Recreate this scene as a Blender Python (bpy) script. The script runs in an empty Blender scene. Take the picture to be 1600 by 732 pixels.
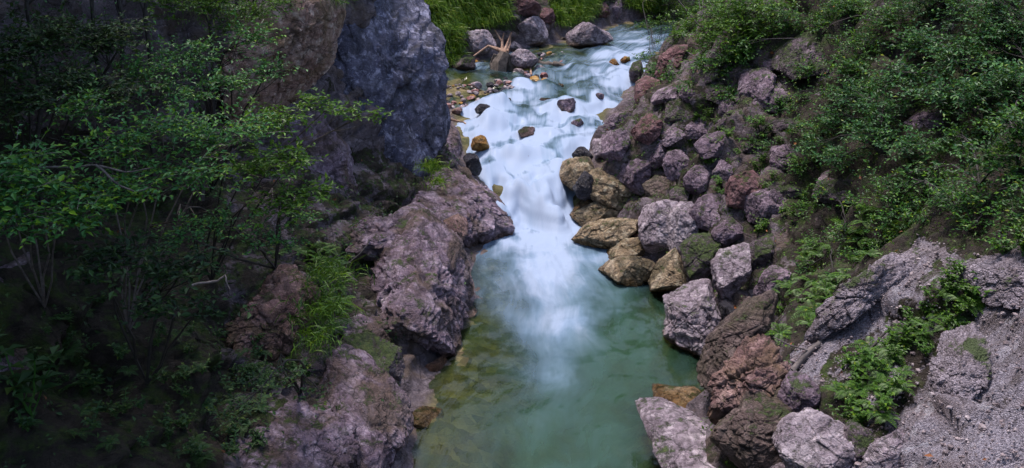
import bpy, bmesh, math, random
import numpy as np
from mathutils import Vector
from mathutils.bvhtree import BVHTree

R = math.radians
sc = bpy.context.scene
COL = sc.collection
rng = np.random.default_rng(7)
random.seed(7)

# ------------------------------------------------------------------ camera, light, exposure
CAM = np.array([0.0, 0.0, 8.0]); PITCH = R(22); FPX = 1386.0      # focal length in photo pixels (1600 wide)
cd = bpy.data.cameras.new('camera'); cam = bpy.data.objects.new('camera', cd); COL.objects.link(cam)
cam.location = CAM; cam.rotation_euler = (R(90) - PITCH, 0, 0)
cd.sensor_width = 36; cd.lens = 36 * FPX / 1600; cd.clip_start = 0.05; cd.clip_end = 2000
sc.camera = cam
SUN_EL, SUN_AZ = 70, -34          # azimuth measured from +y towards +x
w = bpy.data.worlds.new('World'); sc.world = w; w.use_nodes = True
nt = w.node_tree; nt.nodes.clear()
sky = nt.nodes.new('ShaderNodeTexSky'); sky.sky_type = 'NISHITA'; sky.sun_disc = False
sky.sun_elevation = R(SUN_EL); sky.sun_rotation = R(SUN_AZ); sky.air_density = 1.0; sky.dust_density = 2.5
bg = nt.nodes.new('ShaderNodeBackground'); bg.inputs[1].default_value = 0.115
wo = nt.nodes.new('ShaderNodeOutputWorld')
nt.links.new(sky.outputs[0], bg.inputs[0]); nt.links.new(bg.outputs[0], wo.inputs[0])
sl = bpy.data.lights.new('sun', 'SUN'); sl.energy = 1.5; sl.angle = R(12); sl.color = (1.0, 0.91, 0.90)
sun = bpy.data.objects.new('sun', sl); COL.objects.link(sun)
sd = Vector((math.sin(R(SUN_AZ)) * math.cos(R(SUN_EL)), math.cos(R(SUN_AZ)) * math.cos(R(SUN_EL)), math.sin(R(SUN_EL))))
sun.rotation_euler = sd.to_track_quat('Z', 'Y').to_euler()
sc.view_settings.view_transform = 'Standard'; sc.view_settings.look = 'None'
sc.view_settings.gamma = 1; sc.view_settings.use_curve_mapping = False
sc.view_settings.exposure = 1.42
sc.cycles.max_bounces = 6; sc.cycles.transparent_max_bounces = 12

FW = np.array([0, math.cos(PITCH), -math.sin(PITCH)]); UP = np.array([0, math.sin(PITCH), math.cos(PITCH)]); RT = np.array([1.0, 0, 0])
def ray(px, py):
    return RT * ((px - 800) / FPX) + UP * ((366 - py) / FPX) + FW
def unproj(px, py, z):
    r = ray(px, py); return CAM + r * ((z - CAM[2]) / r[2])

# ------------------------------------------------------------------ numpy noise
def _h(ix, iy, iz, s):
    n = (ix.astype(np.int64) * 73856093) ^ (iy.astype(np.int64) * 19349663) ^ (iz.astype(np.int64) * 83492791) ^ (s * 2654435761)
    n = (n ^ (n >> 13)) * 1274126177 & 0xffffffff
    n = (n ^ (n >> 15)) * 2246822519 & 0xffffffff
    return (n ^ (n >> 13)) & 0xffffffff
def hf(ix, iy, iz, s): return _h(ix, iy, iz, s) / 4294967295.0
def vnoise(P, s=0):
    F = np.floor(P); f = P - F; u = f * f * f * (f * (f * 6 - 15) + 10); I = F.astype(np.int64)
    out = 0
    for dx in (0, 1):
        for dy in (0, 1):
            for dz in (0, 1):
                h = _h(I[:, 0] + dx, I[:, 1] + dy, I[:, 2] + dz, s)
                gx = (h & 255) / 127.5 - 1; gy = ((h >> 8) & 255) / 127.5 - 1; gz = ((h >> 16) & 255) / 127.5 - 1
                d = gx * (f[:, 0] - dx) + gy * (f[:, 1] - dy) + gz * (f[:, 2] - dz)
                out = out + d * (u[:, 0] if dx else 1 - u[:, 0]) * (u[:, 1] if dy else 1 - u[:, 1]) * (u[:, 2] if dz else 1 - u[:, 2])
    return out
def fbm(P, o=4, s=0, g=0.5):
    a, t = 1.0, 0
    for i in range(o):
        t = t + a * vnoise(P, s + i); P = P * 2.03 + 17.1; a *= g
    return t
def ridged(P, o=4, s=0):
    a, t = 1.0, 0
    for i in range(o):
        t = t + a * (1 - np.abs(vnoise(P, s + i)) * 2.2); P = P * 2.1 + 9.7; a *= 0.5
    return t / 1.9
def worley(P, s=0):
    """returns F1, F2-F1, planar facet value of the nearest cell"""
    F = np.floor(P).astype(np.int64)
    d1 = np.full(len(P), 9.0); d2 = d1.copy(); fac = np.zeros(len(P))
    for dx in (-1, 0, 1):
        for dy in (-1, 0, 1):
            for dz in (-1, 0, 1):
                cx, cy, cz = F[:, 0] + dx, F[:, 1] + dy, F[:, 2] + dz
                qx = cx + hf(cx, cy, cz, s + 1); qy = cy + hf(cx, cy, cz, s + 2); qz = cz + hf(cx, cy, cz, s + 3)
                ex, ey, ez = P[:, 0] - qx, P[:, 1] - qy, P[:, 2] - qz
                d = np.sqrt(ex * ex + ey * ey + ez * ez)
                pl = ex * (hf(cx, cy, cz, s + 4) - .5) + ey * (hf(cx, cy, cz, s + 5) - .5) + ez * (hf(cx, cy, cz, s + 6) - .5) + (hf(cx, cy, cz, s + 7) - .5) * .7
                m = d < d1
                d2 = np.where(m, d1, np.minimum(d2, d)); d1 = np.where(m, d, d1); fac = np.where(m, pl, fac)
    return d1, d2 - d1, fac
def sstep(a, b, x):
    t = np.clip((x - a) / (b - a), 0, 1); return t * t * (3 - 2 * t)

# ------------------------------------------------------------------ mesh and object helpers
class Acc:
    def __init__(s): s.v = []; s.f = []; s.n = 0; s.a = []
    def add(s, v, faces, attr=None):
        v = np.asarray(v, float).reshape(-1, 3)
        for f in faces: s.f.append(np.asarray(f, np.int64) + s.n)
        s.v.append(v); s.n += len(v)
        s.a.append(np.zeros(len(v)) if attr is None else np.broadcast_to(attr, (len(v),)))
def mesh_from(name, V, faces, attrs=None, smooth=False):
    me = bpy.data.meshes.new(name); V = np.asarray(V, np.float32)
    me.vertices.add(len(V)); me.vertices.foreach_set('co', V.ravel())
    loops = np.concatenate([f.ravel() for f in faces]).astype(np.int32)
    cnt = np.concatenate([np.full(len(f), f.shape[1]) for f in faces]).astype(np.int32)
    st = np.concatenate([[0], np.cumsum(cnt)[:-1]]).astype(np.int32)
    me.loops.add(len(loops)); me.loops.foreach_set('vertex_index', loops)
    me.polygons.add(len(cnt)); me.polygons.foreach_set('loop_start', st)
    me.polygons.foreach_set('use_smooth', np.full(len(cnt), smooth))
    me.update(calc_edges=True)
    for k, a in (attrs or {}).items():
        at = me.attributes.new(k, 'FLOAT', 'POINT'); at.data.foreach_set('value', np.asarray(a, np.float32))
    me.validate()
    return me
def link(name, me, mat=None, parent=None, loc=None):
    o = bpy.data.objects.new(name, me); COL.objects.link(o)
    if mat is not None and me is not None: me.materials.append(mat)
    if parent is not None: o.parent = parent
    if loc is not None: o.location = loc
    return o
def acc_obj(name, acc, mat, parent=None, smooth=False):
    if not acc.v: return None
    me = mesh_from(name, np.concatenate(acc.v), acc.f, {'rnd': np.concatenate(acc.a)}, smooth)
    return link(name, me, mat, parent)
def tag(o, label, cat, group=None):
    o['label'] = label; o['category'] = cat
    if group: o['group'] = group
    return o
def structure(o): o['kind'] = 'structure'; return o
def stuff(o, label, cat): o['kind'] = 'stuff'; o['label'] = label; o['category'] = cat; return o
def empty(name, loc):
    o = bpy.data.objects.new(name, None); COL.objects.link(o); o.location = loc; o.empty_display_size = .2; return o
def copy_tree(o, parent=None):
    c = o.copy(); COL.objects.link(c)
    if parent is not None: c.parent = parent
    for ch in list(o.children): copy_tree(ch, c)
    return c

# ------------------------------------------------------------------ node materials
def newmat(name):
    m = bpy.data.materials.new(name); m.use_nodes = True; t = m.node_tree; t.nodes.clear()
    return m, t
def N(t, typ, **kw):
    n = t.nodes.new(typ)
    for k, v in kw.items():
        if k.startswith('i_'):
            key = k[2:]; key = int(key) if key.isdigit() else key.replace('_', ' ')
            n.inputs[key].default_value = v
        else: setattr(n, k, v)
    return n
def ramp(t, src, stops, interp='LINEAR'):
    r = t.nodes.new('ShaderNodeValToRGB'); cr = r.color_ramp; cr.interpolation = interp
    while len(cr.elements) < len(stops): cr.elements.new(0.5)
    for e, (p, c) in zip(cr.elements, stops):
        e.position = p; e.color = (*c, 1) if len(c) == 3 else c
    t.links.new(src, r.inputs[0]); return r.outputs[0]
def g(v): return (v, v, v)
def mixc(t, fac, a, b, mode='MIX'):
    m = t.nodes.new('ShaderNodeMix'); m.data_type = 'RGBA'; m.blend_type = mode
    for sock, val in ((m.inputs[0], fac), (m.inputs[6], a), (m.inputs[7], b)):
        if hasattr(val, 'links'): t.links.new(val, sock)
        else: sock.default_value = val if not isinstance(val, tuple) or len(val) == 4 else (*val, 1)
    return m.outputs[2]
def math_(t, op, a, b=None, c=None, clamp=False):
    m = t.nodes.new('ShaderNodeMath'); m.operation = op; m.use_clamp = clamp
    for i, v in enumerate((a, b, c)):
        if v is None: continue
        if hasattr(v, 'links'): t.links.new(v, m.inputs[i])
        else: m.inputs[i].default_value = v
    return m.outputs[0]
def noise(t, vec, scale, detail=5, rough=.6, dist=0.0, col=False):
    n = N(t, 'ShaderNodeTexNoise', i_Scale=scale, i_Detail=detail, i_Roughness=rough, i_Distortion=dist)
    t.links.new(vec, n.inputs['Vector']); return n.outputs[1 if col else 0]
def mapping(t, vec, scale=(1, 1, 1), rot=(0, 0, 0)):
    m = N(t, 'ShaderNodeMapping'); m.inputs['Scale'].default_value = scale; m.inputs['Rotation'].default_value = rot
    t.links.new(vec, m.inputs['Vector']); return m.outputs[0]

MOSS = ((0.012, 0.028, 0.004), (0.045, 0.085, 0.010), (0.10, 0.13, 0.018))
def rock_nodes(t, vec, dark, mid, light, lichen=.35, stain=None, strata=0.0):
    """returns (colour, height) for weathered limestone"""
    n1 = noise(t, vec, 1.6, 6, .62)
    base = ramp(t, n1, [(.3, dark), (.5, mid), (.72, light)])
    n2 = noise(t, vec, 11, 6, .7)
    base = mixc(t, ramp(t, n2, [(.38, g(.75)), (.6, g(0))]), base, mixc(t, .55, base, dark))
    # pale lichen and calcite blotches
    n3 = noise(t, vec, 4.5, 7, .72, .4)
    base = mixc(t, ramp(t, n3, [(.52, g(0)), (.60, g(lichen))]), base, (min(1, light[0] * 1.6), min(1, light[1] * 1.62), min(1, light[2] * 1.6), 1))
    n5 = noise(t, vec, 28, 4, .8)
    base = mixc(t, ramp(t, n5, [(.60, g(0)), (.68, g(lichen * 1.2))]), base, (min(1, light[0] * 1.9), min(1, light[1] * 1.95), min(1, light[2] * 1.85), 1))
    if stain:
        n4 = noise(t, vec, 1.3, 4, .6, .8)
        base = mixc(t, ramp(t, n4, [(.46, g(0)), (.62, g(.8))]), base, (*stain, 1))
    # cracks
    wv = N(t, 'ShaderNodeVectorMath', operation='ADD'); t.links.new(vec, wv.inputs[0])
    sc_ = N(t, 'ShaderNodeVectorMath', operation='SCALE'); sc_.inputs[3].default_value = .35
    t.links.new(noise(t, vec, 2.5, 4, .6, 0, True), sc_.inputs[0]); t.links.new(sc_.outputs[0], wv.inputs[1])
    vo = N(t, 'ShaderNodeTexVoronoi', feature='DISTANCE_TO_EDGE', i_Scale=2.3); t.links.new(mapping(t, wv.outputs[0], (1, .6, 1.7), (.5, .4, .3)), vo.inputs['Vector'])
    crack = math_(t, 'MAXIMUM', ramp(t, vo.outputs[0], [(0, g(.1)), (.03, g(1))]), ramp(t, noise(t, vec, 1.1, 3, .6), [(.50, g(0)), (.56, g(1))]))
    base = mixc(t, crack, mixc(t, .6, base, (.01, .009, .010, 1)), base)
    h = math_(t, 'MULTIPLY_ADD', n2, .8, math_(t, 'MULTIPLY', crack, .35))
    n6 = noise(t, vec, 5.5, 8, .78, .5)
    base = mixc(t, ramp(t, n6, [(.40, g(.6)), (.49, g(0))]), base, mixc(t, .7, base, (.012, .009, .012, 1)))
    h = math_(t, 'MULTIPLY_ADD', n6, 1.3, h)
    h = math_(t, 'MULTIPLY_ADD', n5, .45, h)
    h = math_(t, 'MULTIPLY_ADD', noise(t, mapping(t, vec, (1.2, 1.2, 5), (.6, -.5, 0)), 3.0, 6, .7), .8 + strata, h)
    return base, h
def sat(c, k):
    m = sum(c[:3]) / 3; return tuple(min(1, max(.002, m + (v - m) * k)) for v in c[:3])
def rockmat(name, dark, mid, light, moss=.35, lichen=.35, stain=None, rough=.82, bump=.065, strata=0.0):
    dark, mid, light = sat(dark, 1.35), sat(mid, 1.4), sat(light, 1.35)
    m, t = newmat(name)
    geo = N(t, 'ShaderNodeNewGeometry'); vec = geo.outputs['Position']
    base, h = rock_nodes(t, vec, dark, mid, light, lichen, stain, strata)
    sx = N(t, 'ShaderNodeSeparateXYZ'); t.links.new(geo.outputs['Normal'], sx.inputs[0])
    mn = noise(t, vec, 2.7, 6, .7)
    # moss keeps to ledges that face up and to damp hollows
    mf = math_(t, 'MULTIPLY_ADD', sx.outputs[2], .16, math_(t, 'MULTIPLY_ADD', mn, .7, math_(t, 'MULTIPLY', noise(t, vec, 16, 5, .75), .3)))
    lo = .73 - moss * .27
    mmask = ramp(t, mf, [(lo, g(0)), (lo + .07, g(.9))])
    mcol = ramp(t, noise(t, vec, 14, 5, .75), [(.3, MOSS[0]), (.5, MOSS[1]), (.75, MOSS[2])])
    colr = mixc(t, mmask, base, mcol)
    b = N(t, 'ShaderNodeBump', i_Strength=1.0, i_Distance=bump)
    hh = math_(t, 'MULTIPLY_ADD', mmask, .5, h); t.links.new(hh, b.inputs['Height'])
    p = N(t, 'ShaderNodeBsdfPrincipled', i_Roughness=rough)
    p.inputs['Specular IOR Level'].default_value = .35
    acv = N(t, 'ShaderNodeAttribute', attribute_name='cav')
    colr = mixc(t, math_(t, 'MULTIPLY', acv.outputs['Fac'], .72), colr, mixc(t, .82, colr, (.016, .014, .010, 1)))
    aw = N(t, 'ShaderNodeAttribute', attribute_name='wet')
    colr = mixc(t, aw.outputs['Fac'], colr, mixc(t, 1.0, colr, (.52, .41, .28, 1), 'MULTIPLY'))
    t.links.new(math_(t, 'MULTIPLY_ADD', aw.outputs['Fac'], -rough * .55, rough), p.inputs['Roughness'])
    t.links.new(colr, p.inputs['Base Color']); t.links.new(b.outputs[0], p.inputs['Normal'])
    o = N(t, 'ShaderNodeOutputMaterial'); t.links.new(p.outputs[0], o.inputs[0])
    return m
M = {}
M['grey'] = rockmat('grey_limestone', (.085, .062, .080), (.245, .19, .23), (.43, .355, .40), .34)
M['mossy'] = rockmat('mossy_limestone', (.065, .050, .058), (.17, .135, .15), (.30, .25, .275), .62)
M['pale'] = rockmat('pale_limestone', (.17, .14, .16), (.38, .325, .36), (.54, .48, .51), .18, .5)
M['red'] = rockmat('reddish_limestone', (.085, .045, .048), (.20, .115, .12), (.31, .22, .23), .28, .3)
M['tan'] = rockmat('tan_wet_limestone', (.12, .085, .055), (.42, .33, .235), (.68, .58, .47), .22, .3, (.13, .10, .05), .45)
M['ochre'] = rockmat('ochre_stone', (.24, .12, .04), (.42, .25, .10), (.55, .40, .24), -.2, .3, None, .45)
M['wet'] = rockmat('dark_wet_stone', (.018, .017, .022), (.045, .042, .052), (.09, .085, .10), -.2, .2, None, .25)
M['blue'] = rockmat('blue_grey_cliff', (.035, .036, .062), (.115, .113, .158), (.24, .232, .29), .08, 1.0, (.05, .05, .075), .75, .035, .9)
M['pink'] = rockmat('pinkish_rock', (.10, .055, .055), (.26, .175, .17), (.40, .29, .275), .2, .45, (.22, .14, .08), .85, .07)
M['brown'] = rockmat('brown_smooth_rock', (.055, .040, .038), (.14, .105, .10), (.27, .215, .205), .22, .35, (.10, .075, .05), .7, .05, .6)
M['purple'] = rockmat('purple_grey_bedrock', (.085, .060, .078), (.28, .22, .265), (.52, .44, .50), .22, .4, (.13, .085, .055), .8, .07, .5)
M['tanpink'] = rockmat('pinkish_tan_cliff', (.20, .12, .10), (.48, .34, .30), (.64, .51, .46), .1, .6, (.30, .19, .10), .85, .08)
M['cobble'] = rockmat('river_cobble', (.10, .08, .085), (.24, .20, .205), (.42, .38, .39), -.3, .3, None, .5, .01)
M['cobble_red'] = rockmat('red_river_cobble', (.12, .05, .05), (.25, .13, .12), (.36, .24, .22), -.3, .2, None, .5, .01)

def gritmat():
    m, t = newmat('gritty_conglomerate'); geo = N(t, 'ShaderNodeNewGeometry'); vec = geo.outputs['Position']
    v = N(t, 'ShaderNodeTexVoronoi', i_Scale=42.0); t.links.new(vec, v.inputs['Vector']); se = N(t, 'ShaderNodeSeparateColor'); t.links.new(v.outputs['Color'], se.inputs[0])
    c = ramp(t, se.outputs[0], [(0, (.10, .08, .095)), (.5, (.21, .18, .21)), (1, (.36, .31, .35))])
    c = mixc(t, ramp(t, noise(t, vec, 2.2, 6, .7), [(.42, g(0)), (.6, g(.8))]), c, (.10, .075, .08, 1))
    n = noise(t, vec, 4, 7, .75); sx = N(t, 'ShaderNodeSeparateXYZ'); t.links.new(geo.outputs['Normal'], sx.inputs[0])
    mm = ramp(t, math_(t, 'MULTIPLY_ADD', sx.outputs[2], .12, noise(t, vec, 2.2, 6, .7)), [(.63, g(0)), (.68, g(.9))]); c = mixc(t, mm, c, (.035, .06, .01, 1))
    b = N(t, 'ShaderNodeBump', i_Distance=.05); t.links.new(math_(t, 'MULTIPLY_ADD', v.outputs['Distance'], -.4, math_(t, 'MULTIPLY', n, 1.6)), b.inputs['Height'])
    p = N(t, 'ShaderNodeBsdfPrincipled', i_Roughness=.9); t.links.new(c, p.inputs['Base Color']); t.links.new(b.outputs[0], p.inputs['Normal'])
    o = N(t, 'ShaderNodeOutputMaterial'); t.links.new(p.outputs[0], o.inputs[0]); return m
M['grit'] = gritmat()
def leafmat(name, stops, trans=.22, rough=.5):
    m, t = newmat(name)
    stops = [(p_, sat(c_, 1.25)) for p_, c_ in stops]
    at = N(t, 'ShaderNodeAttribute', attribute_name='rnd')
    c = ramp(t, at.outputs['Fac'], stops)
    p = N(t, 'ShaderNodeBsdfPrincipled', i_Roughness=rough); t.links.new(c, p.inputs['Base Color'])
    p.inputs['Specular IOR Level'].default_value = .4
    tr = N(t, 'ShaderNodeBsdfTranslucent'); t.links.new(mixc(t, .5, c, (.10, .16, .01, 1)), tr.inputs[0])
    mx = N(t, 'ShaderNodeMixShader', i_0=trans); t.links.new(p.outputs[0], mx.inputs[1]); t.links.new(tr.outputs[0], mx.inputs[2])
    o = N(t, 'ShaderNodeOutputMaterial'); t.links.new(mx.outputs[0], o.inputs[0]); return m
M['leafblue'] = leafmat('bluish_shrub_leaf', [(0, (.012, .044, .020)), (.5, (.040, .118, .036)), (.85, (.095, .195, .05)), (1, (.20, .26, .06))])
M['leaf'] = leafmat('shrub_leaf', [(0, (.014, .048, .016)), (.5, (.042, .120, .024)), (.8, (.095, .20, .028)), (1, (.22, .26, .045))])
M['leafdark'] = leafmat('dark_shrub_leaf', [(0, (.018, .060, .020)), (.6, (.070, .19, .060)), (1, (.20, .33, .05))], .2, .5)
M['leafbright'] = leafmat('fresh_leaf', [(0, (.03, .08, .015)), (.6, (.08, .17, .025)), (1, (.17, .25, .04))], .3)
M['grass'] = leafmat('grass_blade', [(0, (.04, .085, .008)), (.6, (.10, .19, .02)), (1, (.26, .29, .07))], .3, .5)
M['cover'] = leafmat('ground_cover_leaf', [(0, (.018, .045, .010)), (.55, (.055, .120, .020)), (.9, (.12, .20, .03)), (1, (.20, .22, .04))], .2, .5)
M['shade'] = leafmat('shaded_undergrowth_leaf', [(0, (.010, .026, .010)), (.6, (.040, .085, .028)), (1, (.11, .15, .035))], .15, .6)  # darker leaf copy, the left bank's shade is put into its colour
M['litter'] = leafmat('fallen_leaf', [(0, (.06, .025, .012)), (.6, (.20, .075, .03)), (1, (.33, .15, .06))], .1, .6)
def woodmat(name, a, b, rough=.8):
    m, t = newmat(name); geo = N(t, 'ShaderNodeTexCoord')
    n = noise(t, mapping(t, geo.outputs['Object'], (1, 1, 1)), 9, 6, .7)
    c = ramp(t, n, [(.35, a), (.65, b)])
    bp = N(t, 'ShaderNodeBump', i_Strength=.7, i_Distance=.01); t.links.new(n, bp.inputs['Height'])
    p = N(t, 'ShaderNodeBsdfPrincipled', i_Roughness=rough); t.links.new(c, p.inputs['Base Color']); t.links.new(bp.outputs[0], p.inputs['Normal'])
    o = N(t, 'ShaderNodeOutputMaterial'); t.links.new(p.outputs[0], o.inputs[0]); return m
M['bark'] = woodmat('bark', (.012, .010, .009), (.045, .037, .033))
M['paletwig'] = woodmat('pale_bark', (.06, .05, .048), (.20, .165, .155))
M['drift'] = woodmat('bleached_driftwood', (.16, .085, .055), (.42, .27, .19))
M['logdark'] = woodmat('old_wet_log', (.035, .026, .02), (.14, .11, .09))

# ------------------------------------------------------------------ river course (from the photo's shorelines, on the real water levels)
ROWS = [(732, 640, 1040, 0), (640, 650, 1060, 0), (600, 668, 1125, 0), (560, 690, 1110, 0), (520, 705, 1080, 0), (480, 738, 1062, 0), (450, 742, 1035, 0),
        (430, 738, 1005, 0), (400, 748, 975, 0), (370, 768, 955, .0), (345, 768, 945, .06), (320, 762, 935, .42), (290, 750, 925, .76), (260, 733, 915, .94),
        (230, 713, 920, 1.1), (200, 703, 940, 1.3), (170, 696, 962, 1.5), (140, 670, 990, 1.68), (115, 660, 1010, 1.82), (95, 745, 1018, 1.92)]
YT, XLT, XRT, ZT = [], [], [], []
for py, l, r, z in ROWS:
    a = unproj(l, py, z); b = unproj(r, py, z); YT.append(a[1]); XLT.append(a[0]); XRT.append(b[0]); ZT.append(z)
YT = [-60, 4] + YT; XLT = [-1.9, -1.5] + XLT; XRT = [2.2, 1.9] + XRT; ZT = [-1.5, -.15] + ZT
last = YT[-1]
XT2 = []
for py, l, z in [(72, 850, 1.97), (52, 920, 2.0), (38, 960, 2.04), (30, 1010, 2.07)]:
    a = unproj(l, py, z); XT2.append((a[1], a[0], a[0] + 5.2, z))
XT2 += [(44.5, 12.5, 18, 2.15), (75, 55, 61, 2.6)]
for y, a, b, z in XT2:
    if y > last: YT.append(y); XLT.append(a); XRT.append(b); ZT.append(z)
YT, XLT, XRT, ZT = map(np.array, (YT, XLT, XRT, ZT))
xL = lambda y: np.interp(y, YT, XLT)
xR = lambda y: np.interp(y, YT, XRT)
zW = lambda y: np.interp(y, YT, ZT)
LEDGE = lambda y: np.interp(y, [-20, 6, 9, 12, 14.5, 18, 21.2, 23.0, 23.6, 25.5, 60], [8, 8, 7.5, 6.3, 4.9, 3.4, 1.9, .75, .8, 2.5, 2.5])

def ground_pos(y, u):
    """y, u arrays; u < -1: left bank at arc length (-u-1), -1..1: bed, > 1: right bank at arc length (u-1)"""
    yy = y
    l, r, zw = xL(yy), xR(yy), zW(yy)
    x = np.empty_like(y); z = np.empty_like(y)
    b = np.abs(u) <= 1
    c = (u + 1) / 2
    depth = 0.95 * np.clip(1 - np.abs(u) ** 2.2, 0, 1) ** .9 * np.interp(yy, [4, 18, 19.5, 32, 46], [1, 1, .8, .3, .6])
    depth *= np.interp(c, [0, .25, .55, 1], [.15, .35, 1, 1])
    x = np.where(b, l + (r - l) * c, x); z = np.where(b, zw - depth + 0.02, z)
    # right bank
    s = np.maximum(u - 1, 0)
    k = s / math.hypot(1, 1.0)
    xr = r + np.where(k < 9, k, 9 + (k - 9) * 1.15); zr = zw + np.where(k < 9, k * 1.02, 9.2 + (k - 9) * .35)
    zr = np.minimum(zr, 19 + 0 * zr)
    m = u > 1; x = np.where(m, xr, x); z = np.where(m, zr, z)
    # left bank: ledge and then cliff
    s = np.maximum(-u - 1, 0)
    led = LEDGE(yy); far = sstep(23.2, 24.1, yy)
    slo = .70 * (1 - far) + 1.15 * far
    a1 = led * np.hypot(1, slo)
    k1 = np.minimum(s, a1) / np.hypot(1, slo); s2 = np.maximum(s - a1, 0)
    cs = 4.5 * (1 - far) + 1.5 * far
    cl = np.minimum(s2, 15.0); k2 = cl / np.hypot(1, cs); s3 = np.maximum(s2 - 15.0, 0)
    xl = l - k1 - k2 - s3; zl = zw + k1 * slo + k2 * cs + s3 * .12
    m = u < -1; x = np.where(m, xl, x); z = np.where(m, zl, z)
    return x, z
def ncol(parts):
    out = []
    for a, b, n in parts: out.append(np.linspace(a, b, n, endpoint=False))
    return np.concatenate(out)
def ground_grid(dy, du, detail=True):
    nl = int(10 / du); 
    u = np.concatenate([-ncol([(0, 11, nl), (11, 24, 40), (24, 60, 12), (60, 260, 8)])[::-1] - 1, np.linspace(-1, 1, 61)[1:], 1 + ncol([(0, 13, int(12.5 / du)), (13, 30, 40), (30, 60, 10), (60, 260, 8)])[1:]])
    y = np.concatenate([np.linspace(-60, 3, 20, endpoint=False), np.arange(3, 45, dy), np.linspace(45, 75, 40)[1:], np.array([90, 150, 260])])
    Y, U = np.meshgrid(y, u, indexing='ij'); sh = Y.shape
    yf, uf = Y.ravel(), U.ravel()
    x, z = ground_pos(yf, uf)
    P = np.stack([x, yf, z], 1)
    au = np.abs(uf) - 1
    amp = sstep(-.15, .8, au)
    if True:
        P0 = P.copy()
        d = fbm(P0 * .45, 3, 11) * .9
        f1, e1, fc = worley(P0 * np.array([.9, .9, 1.1]), 5)
        d = d + fc * .55 - .12 * (1 - sstep(0, .12, e1))
        if detail:
            f2, e2, fc2 = worley(P0 * 2.7, 9)
            d = d + fc2 * .16 - .05 * (1 - sstep(0, .1, e2)) + fbm(P0 * 3, 4, 21) * .10
        left = (uf < 0)
        nx = np.where(left, .85, -.65); nz = np.where(left, .5, .75)
        k = np.where(left, .8, np.where(yf > 13, .7, .45)); P[:, 0] += nx * d * amp * k; P[:, 2] += nz * d * amp * k
        P[:, 1] += fbm(P0 * .8 + 40, 3, 31) * .3 * amp
        bed = (1 - amp) * (au < 0)
        P[:, 2] += bed * (fbm(P0 * 1.8, 4, 41) * .13)
    nr, nc = sh
    idx = np.arange(nr * nc).reshape(nr, nc)
    F = np.stack([idx[:-1, :-1], idx[:-1, 1:], idx[1:, 1:], idx[1:, :-1]], -1).reshape(-1, 4)
    return P, F, uf, yf
PX, FXc, _, _ = ground_grid(.3, .25, False)
BVH = BVHTree.FromPolygons([tuple(p) for p in PX], [tuple(int(i) for i in f) for f in FXc])
CAMV = Vector(CAM)
def hit(px, py, water=False):
    d = Vector(ray(px, py)); h = BVH.ray_cast(CAMV, d)
    p = np.array(h[0]) if h[0] is not None else CAM + ray(px, py) * 30
    y = p[1]
    if water:
        # march along the ray to the water level
        r = ray(px, py)
        for tt in np.arange(8, 45, .05):
            q = CAM + r * tt
            if q[2] <= zW(q[1]): return q
    return p

def proj(P):
    q = P - CAM; d = q @ FW
    return 800 + FPX * (q @ RT) / d, 366 - FPX * (q @ UP) / d
def inpoly(px, py, poly):
    c = np.zeros(len(px), bool); n = len(poly)
    for i in range(n):
        x1, y1 = poly[i]; x2, y2 = poly[(i + 1) % n]
        m = ((y1 > py) != (y2 > py)) & (px < (x2 - x1) * (py - y1) / ((y2 - y1) or 1e-9) + x1)
        c ^= m
    return c

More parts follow.
